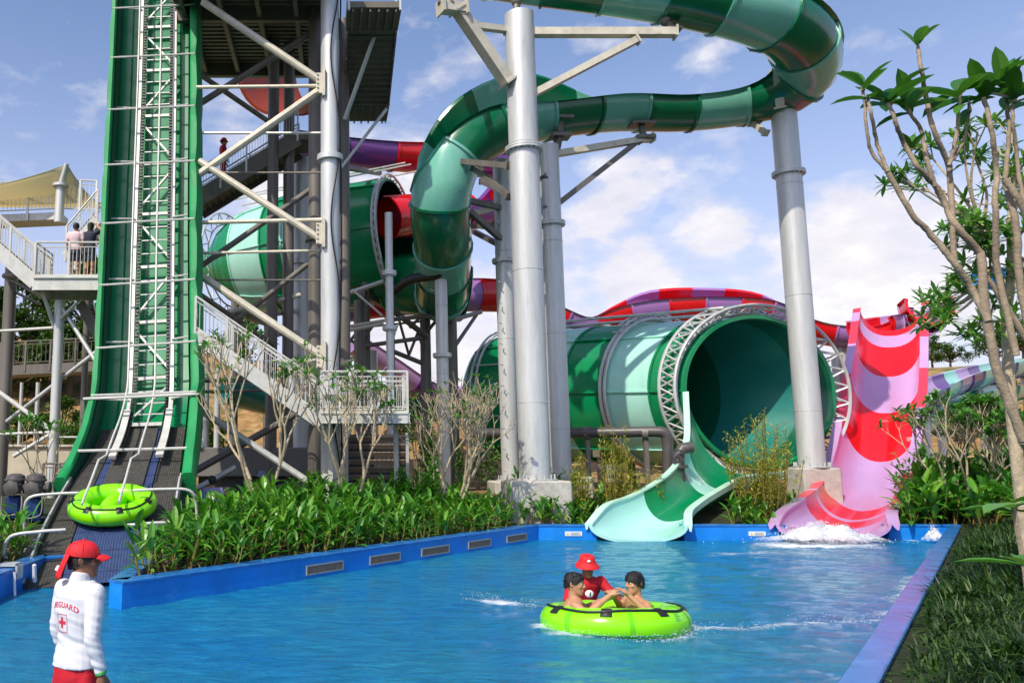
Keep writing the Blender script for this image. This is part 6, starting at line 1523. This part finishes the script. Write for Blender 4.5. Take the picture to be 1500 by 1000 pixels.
# --- two riders -----------------------------------------------------
def rider(label, px, py, Y, yaw, hyaw, hairk, reach, skin='skin', smile=False):
    hc = P(px, py, Y); org = hc - V((0, 0, .78 * PS)); root = thing('person', label, 'person', tuple(org)); x_ = place_xf(org, yaw)
    fw = V((math.sin(hyaw), math.cos(hyaw), -.08)); mb = MB()
    trunk(mb, (0, -.02, .02), (0, .05, .645), TOR, (1, 0, 0)); mb.tube([(0, .04, .58), (0, .04, .66), (0, .045, .72)], [.06, .054, .054], 12)
    Q_ = head(mb, (0, .05, .78), fw)
    for k in (-1, 1):
        sh_ = V((.18 * k, .04, .575)); w_ = reach[0 if k < 0 else 1]; w_ = V(w_); el = (sh_ + w_) / 2 + V((.1 * k, -.06, -.12)); limb(mb, [sh_, el, w_], [.05, .041, .028], 12)
        hand(mb, w_, (w_ - el), (0, .1, -1), 1, 1, .7, -k)
        limb(mb, [(.1 * k, 0, .06), (.13 * k, .34, .12), (.12 * k, .5, -.12)], [.088, .062, .045])
    remesh(mb, 'body', [skin], root, .0085, x_, 3); haircap(Q_, root, x_, **hairk); eyes(Q_, root, x_, smile)
    mb = MB(); trunk(mb, (0, -.02, -.02), (0, .0, .2), [(0, .165, .12, 0), (1, .17, .12, 0)], (1, 0, 0)); 
    for k in (-1, 1): mb.tube([(.1 * k, .02, .06), (.125 * k, .26, .11)], [.1, .082], 14)
    remesh(mb, 'swim_shorts', ['navy'], root, .012, x_, 2)
    return root
rider('smiling dark-haired person sitting at the left end of the floating lime raft', 834, 854, FC.y - .12, -R(104), R(14), dict(front=.045, back=-.06, sides=.0, thick=.008), [(-.05, .42, .64), (.16, .4, .69)], 'skin', True)
rider('person with a black fringe sitting at the right end of the floating lime raft', 936, 853, FC.y - .15, R(102), -R(8), dict(front=.02, back=-.075, sides=-.025, thick=.009, fringe=True), [(-.18, .24, .68), (.1, .26, .64)], 'skin', False)
# --- lifeguard in red behind the raft ---------------------------------
hc = P(857, 829, FC.y + 1.45); org = V((hc.x, hc.y, hc.z - 1.45 * PS)); rl_ = thing('person', 'person in red rash shirt and red bucket hat standing behind the raft, holding it', 'person', tuple(org)); x_ = place_xf(org, math.pi)
mb = MB(); trunk(mb, (0, -.16, .8), (0, .02, 1.34), TOR, (1, 0, 0)); mb.tube([(0, .01, 1.3), (0, .05, 1.37), (0, .08, 1.42)], [.062, .056, .055], 12)
Q2 = head(mb, (0, .09, 1.46), (.12, 1, -.22))
RA2 = [(.18, .02, 1.27), (.29, .2, 1.08), (.24, .42, .98)]; LA2 = [(-.18, .02, 1.27), (-.33, .12, 1.08), (-.27, .44, .95)]
for A in (RA2, LA2): limb(mb, A, [.055, .043, .03], 12); hand(mb, A[2], (0, 1, -.25), (0, -.2, -1), 1, 1, .5, -1 if A is RA2 else 1)
for k in (-1, 1): limb(mb, [(.09 * k, -.16, .86), (.1 * k, -.1, .46), (.1 * k, -.16, .06)], [.09, .06, .045])
remesh(mb, 'body', ['skin_dark'], rl_, .0085, x_, 3); eyes(Q2, rl_, x_)
mb = MB(); trunk(mb, (0, -.16, .8), (0, .02, 1.34), [(t, a * 1.05 + .01, b * 1.05 + .012, o) for t, a, b, o in TOR[1:9]], (1, 0, 0)); mb.tube([(0, .0, 1.27), (0, .03, 1.35)], [.075, .066], 14)
for A in (RA2, LA2): limb(mb, [A[0], A[1], V(A[1]).lerp(V(A[2]), .86)], [.067, .054, .042], 12)
rs_ = remesh(mb, 'rash_shirt', ['red_cloth'], rl_, .009, x_, 3)
puff(rs_, lambda c: noise.noise(c * 7) * .012)
mb = MB(); trunk(mb, (0, -.16, .7), (0, -.15, .92), [(0, .185, .135, 0), (1, .172, .12, 0)], (1, 0, 0)); remesh(mb, 'shorts', ['red_cloth'], rl_, .012, x_, 2)
prof = [(.15, .012), (.148, .02), (.125, .045), (.1, .065), (.097, .075), (.09, .12), (.075, .138), (.04, .145), (.005, .146)]
mb = MB(); S = [[x_(Q2(r * .98 * math.cos(a), r * 1.06 * math.sin(a) - .005, z - .012 * abs(math.cos(a)) * (r > .11))) for a in np.linspace(0, 2 * math.pi, 26, False)] for r, z in prof]; mb.loft(S, True, 0, True); hat = mb.build('bucket_hat', 'redhat', rl_, 60)
mb = MB(); mb.ball(x_(Q2(0, .098, .1)), (.028, .012, .022), 10, 6); mb.build('hat_emblem', 'white_paint', hat)
mb = MB(); q = x_((.02, .185, 1.15)); mb.ball(q, (.07, .02, .06), 14, 8); e = mb.build('chest_badge', 'white_paint', rl_); mb = MB(); mb.bar(q + V((0, -.025, -.03)), q + V((.01, -.025, .03)), .012, .012); mb.build('badge_mark', 'black', e)
mb = MB(); q = x_((-.11, .165, 1.06)); mb.tube([q + V((-.06, 0, -.012)), q + V((-.02, 0, -.025)), q + V((.1, 0, .03))], [.006, .016, .004], 6); mb.build('chest_logo', 'white_paint', rl_)
mb = MB(); mb.tube([x_(Q2(-.06, .1, .012)), x_(Q2(0, .11, .012)), x_(Q2(.06, .1, .012))], .012 * PS, 6); mb.build('sunglasses', 'black', rl_)
# --- small figures --------------------------------------------------
def walker(label, org, yaw, s, top, bottom, hat=None, armup=False, longhair=False, sleeves=False, skin='skin'):
    root = thing('person', label, 'person', tuple(org)); x_ = place_xf(org, yaw, s); mb = MB()
    trunk(mb, (0, 0, .84), (0, 0, 1.47), TOR, (1, 0, 0)); mb.tube([(0, 0, 1.42), (0, .01, 1.55)], [.06, .055], 10); Q_ = head(mb, (0, .02, 1.6), (0, 1, -.05))
    arms = [[(.18, 0, 1.39), (.23, -.03, 1.12), (.22, .1, .9)], [(-.18, 0, 1.39), (-.23, -.03, 1.12), (-.22, .1, .9)]]
    if armup: arms[0] = [(.18, 0, 1.39), (.3, .1, 1.5), (.12, .14, 1.66)]
    for i, A in enumerate(arms): limb(mb, A, [.052, .041, .028], 10); d = V(A[2]) - V(A[1]); hand(mb, A[2], d, (-1 if i == 0 else 1, .2, 0), 1, 1, .4, 1 if i == 0 else -1)
    for k in (-1, 1): limb(mb, [(.09 * k, 0, .9), (.1 * k, .02, .48), (.1 * k, -.02, .08)], [.088, .058, .042], 10); mb.tube([(.1 * k, -.05, .04), (.1 * k, .15, .025)], [.04, .03], 8)
    remesh(mb, 'body', [skin], root, .011, x_, 2); haircap(Q_, root, x_, back=-.07, long=.22 if longhair else 0)
    mb = MB(); trunk(mb, (0, 0, .84), (0, 0, 1.47), [(t, a * 1.06 + .012, b * 1.06 + .015, o) for t, a, b, o in TOR[1:9]], (1, 0, 0))
    for A in arms: limb(mb, [A[0], V(A[0]).lerp(V(A[1]), .55)] if not sleeves else [A[0], A[1], V(A[1]).lerp(V(A[2]), .85)], [.072, .066] if not sleeves else [.066, .054, .042], 10)
    remesh(mb, 'shirt', [top], root, .012, x_, 2); mb = MB(); trunk(mb, (0, 0, .8), (0, 0, 1.0), [(0, .178, .13, 0), (1, .172, .12, 0)], (1, 0, 0))
    for k in (-1, 1): mb.tube([(.092 * k, 0, .88), (.1 * k, .01, .6 if bottom == 'navy' else .14)], [.108, .1 if bottom == 'navy' else .075], 12)
    remesh(mb, 'shorts' if bottom == 'navy' else 'trousers', [bottom], root, .013, x_, 2)
    if hat:
        mb = MB(); mb.loft([[x_(Q_(r * math.cos(a), r * 1.06 * math.sin(a), z)) for a in np.linspace(0, 2 * math.pi, 20, False)] for r, z in prof], True, 0, True); mb.build('hat', hat, root, 60)
    return root
pz = P(100, 408, 27).z + .02
walker('person in pale pink shirt and dark shorts standing at the left platform railing, back turned', V((P(108, 400, 27.5).x, 27.55, pz)), 0, 1.2, 'pinkcloth', 'navy')
walker('long-haired person with a raised arm beside the pink shirt on the left platform', V((P(130, 400, 27.6).x, 27.6, pz)), -.3, 1.22, 'navy', 'navy', None, True, True)
fz = P(285, 288, 31).lerp(P(436, 196, 31), .26)
walker('person in red outfit and red hat climbing the dark middle stair', V((P(326, 250, 31.6).x, 31.7, fz.z + .05)), -R(80), 1.12, 'red_cloth', 'red_cloth', 'redhat', False, False, True)
q = P(309, 748, 22.4); walker('person in lavender patterned shirt half hidden by the hedge near the lift foot', V((q.x, 22.6, P(309, 707, 22.5).z - 1.5 * 1.25)), .4, 1.2, 'lavcloth', 'navy')
q = P(382, 740, 26.5); walker('person in a cap with yellow vest behind the leftmost bare frangipani', V((q.x, 27.2, P(382, 690, 27).z - 1.7 * 1.25)), 2.6, 1.22, 'yellow_paint', 'navy', 'lavcloth')
# --- splash at the foot of the pink slide -----------------------------
def foamsheet():
    m, nt, out = nodes('foam_sheet'); b = N(nt, 'ShaderNodeBsdfPrincipled', Roughness=.5); b.inputs['Base Color'].default_value = (.86, .9, .93, 1)
    tc = N(nt, 'ShaderNodeTexCoord'); n1 = N(nt, 'ShaderNodeTexNoise', Scale=9.0, Detail=10.0, Roughness=.78, Distortion=.8); nt.links.new(tc.outputs['Object'], n1.inputs['Vector'])
    at = nt.nodes.new('ShaderNodeAttribute'); at.attribute_name = 'cover'; ad = nt.nodes.new('ShaderNodeMath'); ad.operation = 'ADD'; nt.links.new(at.outputs['Fac'], ad.inputs[0]); nt.links.new(n1.outputs['Fac'], ad.inputs[1])
    f = ramp(nt, ad.outputs[0], [(.0, 0.), (.62, 0.), (.95, 1.)]); tr = N(nt, 'ShaderNodeBsdfTransparent'); mx = N(nt, 'ShaderNodeMixShader')
    bp = N(nt, 'ShaderNodeBump', Strength=.8, Distance=.06); nt.links.new(n1.outputs['Fac'], bp.inputs['Height']); nt.links.new(bp.outputs[0], b.inputs['Normal'])
    nt.links.new(f, mx.inputs[0]); nt.links.new(tr.outputs[0], mx.inputs[1]); nt.links.new(b.outputs[0], mx.inputs[2]); nt.links.new(mx.outputs[0], out.inputs[0]); return m
FS = foamsheet()
def mound(name, label, c, rx, ry, h, n=60, lump=.5, drops=400, seed=1):
    """frothy heap: a lumpy water-surface sheet that thins to nothing at its edge, with small drops thrown clear"""
    rs = random.Random(seed); mb = MB(); cov = []
    for layer in range(2):
        o = len(mb.v); k = 1 - .25 * layer
        for j in range(n + 1):
            for i in range(n + 1):
                u, v = i / n * 2 - 1, j / n * 2 - 1; d = math.hypot(u, v); e = max(0, 1 - d * d)
                q = noise.fractal(V((u * 3.2 + seed, v * 3.2, layer * 5.)), 1.0, 2.2, 4) * lump
                z = h * (e ** 1.5) * (1 + q) * (1 + .35 * layer) + .012; mb.v.append(V((c.x + u * rx * k, c.y + v * ry * k, z))); cov.append(e ** .8 * (.62 - .3 * layer) - .12)
        for j in range(n):
            for i in range(n): a = o + j * (n + 1) + i; mb.f.append((a, a + 1, a + n + 2, a + n + 1)); mb.m.append(0)
    nv = len(mb.v)
    for i in range(drops):
        a = rs.uniform(0, 6.28); r = abs(rs.gauss(0, .5)); x, y = c.x + math.cos(a) * r * rx, c.y + math.sin(a) * r * ry; e = math.exp(-r * r * 2)
        q = rs.uniform(.004, .013); mb.ball((x, y, .02 + h * 1.7 * e * rs.random() ** .7), (q, q, q * rs.uniform(1, 2.2)), 4, 3)
    cov += [1.0] * (len(mb.v) - nv)
    ob = mb.build(name, FS, None, None); at = ob.data.attributes.new('cover', 'FLOAT', 'POINT'); at.data.foreach_set('value', cov); ob.data.polygons.foreach_set('use_smooth', [True] * len(ob.data.polygons))
    return tag(ob, label, 'splash', None, 'stuff')
pc = P(1204, 795, 24.0)
mound('splash', 'white splash of water churned up where the pink slide meets the pool', V((pc.x - .1, 23.8, 0)), 2.3, .95, .36, 80, .75, 900, 3)
mound('splash', 'small white burst of water by the back wall right of the pink slide', V((G(1340, 790, 0).x, 24.0, 0)), .45, .3, .28, 30, .7, 120, 5)
mb = MB(); rs = random.Random(9)
for i in range(600):
    a = rs.uniform(-math.pi, .1); rr = FLR * .93 + abs(rs.gauss(.02, .06)); x, y = FC.x + math.cos(a) * rr * 1.0, FC.y + math.sin(a) * rr; r = rs.uniform(.003, .007); mb.ball((x, y, rs.random() ** 2.5 * .1), r, 4, 3)
for s0, s1, n_ in ((G(682, 876, 0), G(795, 889, 0), 170), (G(1010, 924, 0), G(1280, 908, 0), 200), (G(1338, 845, 0), G(1300, 900, 0), 90)):
    for i in range(n_):
        p = s0.lerp(s1, rs.random()); r = rs.uniform(.003, .007); mb.ball((p.x + rs.gauss(0, .08), p.y + rs.gauss(0, .1), rs.random() ** 2.5 * .13), r, 4, 3)
tag(mb.build('spray', 'foam', None, 60), 'fine white spray along the wakes and round the floating raft', 'spray', None, 'stuff')
# ---------------------------------------------------------------- bring the whole scene to real size (1 unit = 1 m)
KS = .75
for o in list(sc.objects):
    if o.parent is None:
        o.location = o.location * KS
        if o.type != 'CAMERA' and o.type != 'LIGHT': o.scale = tuple(x * KS for x in o.scale)
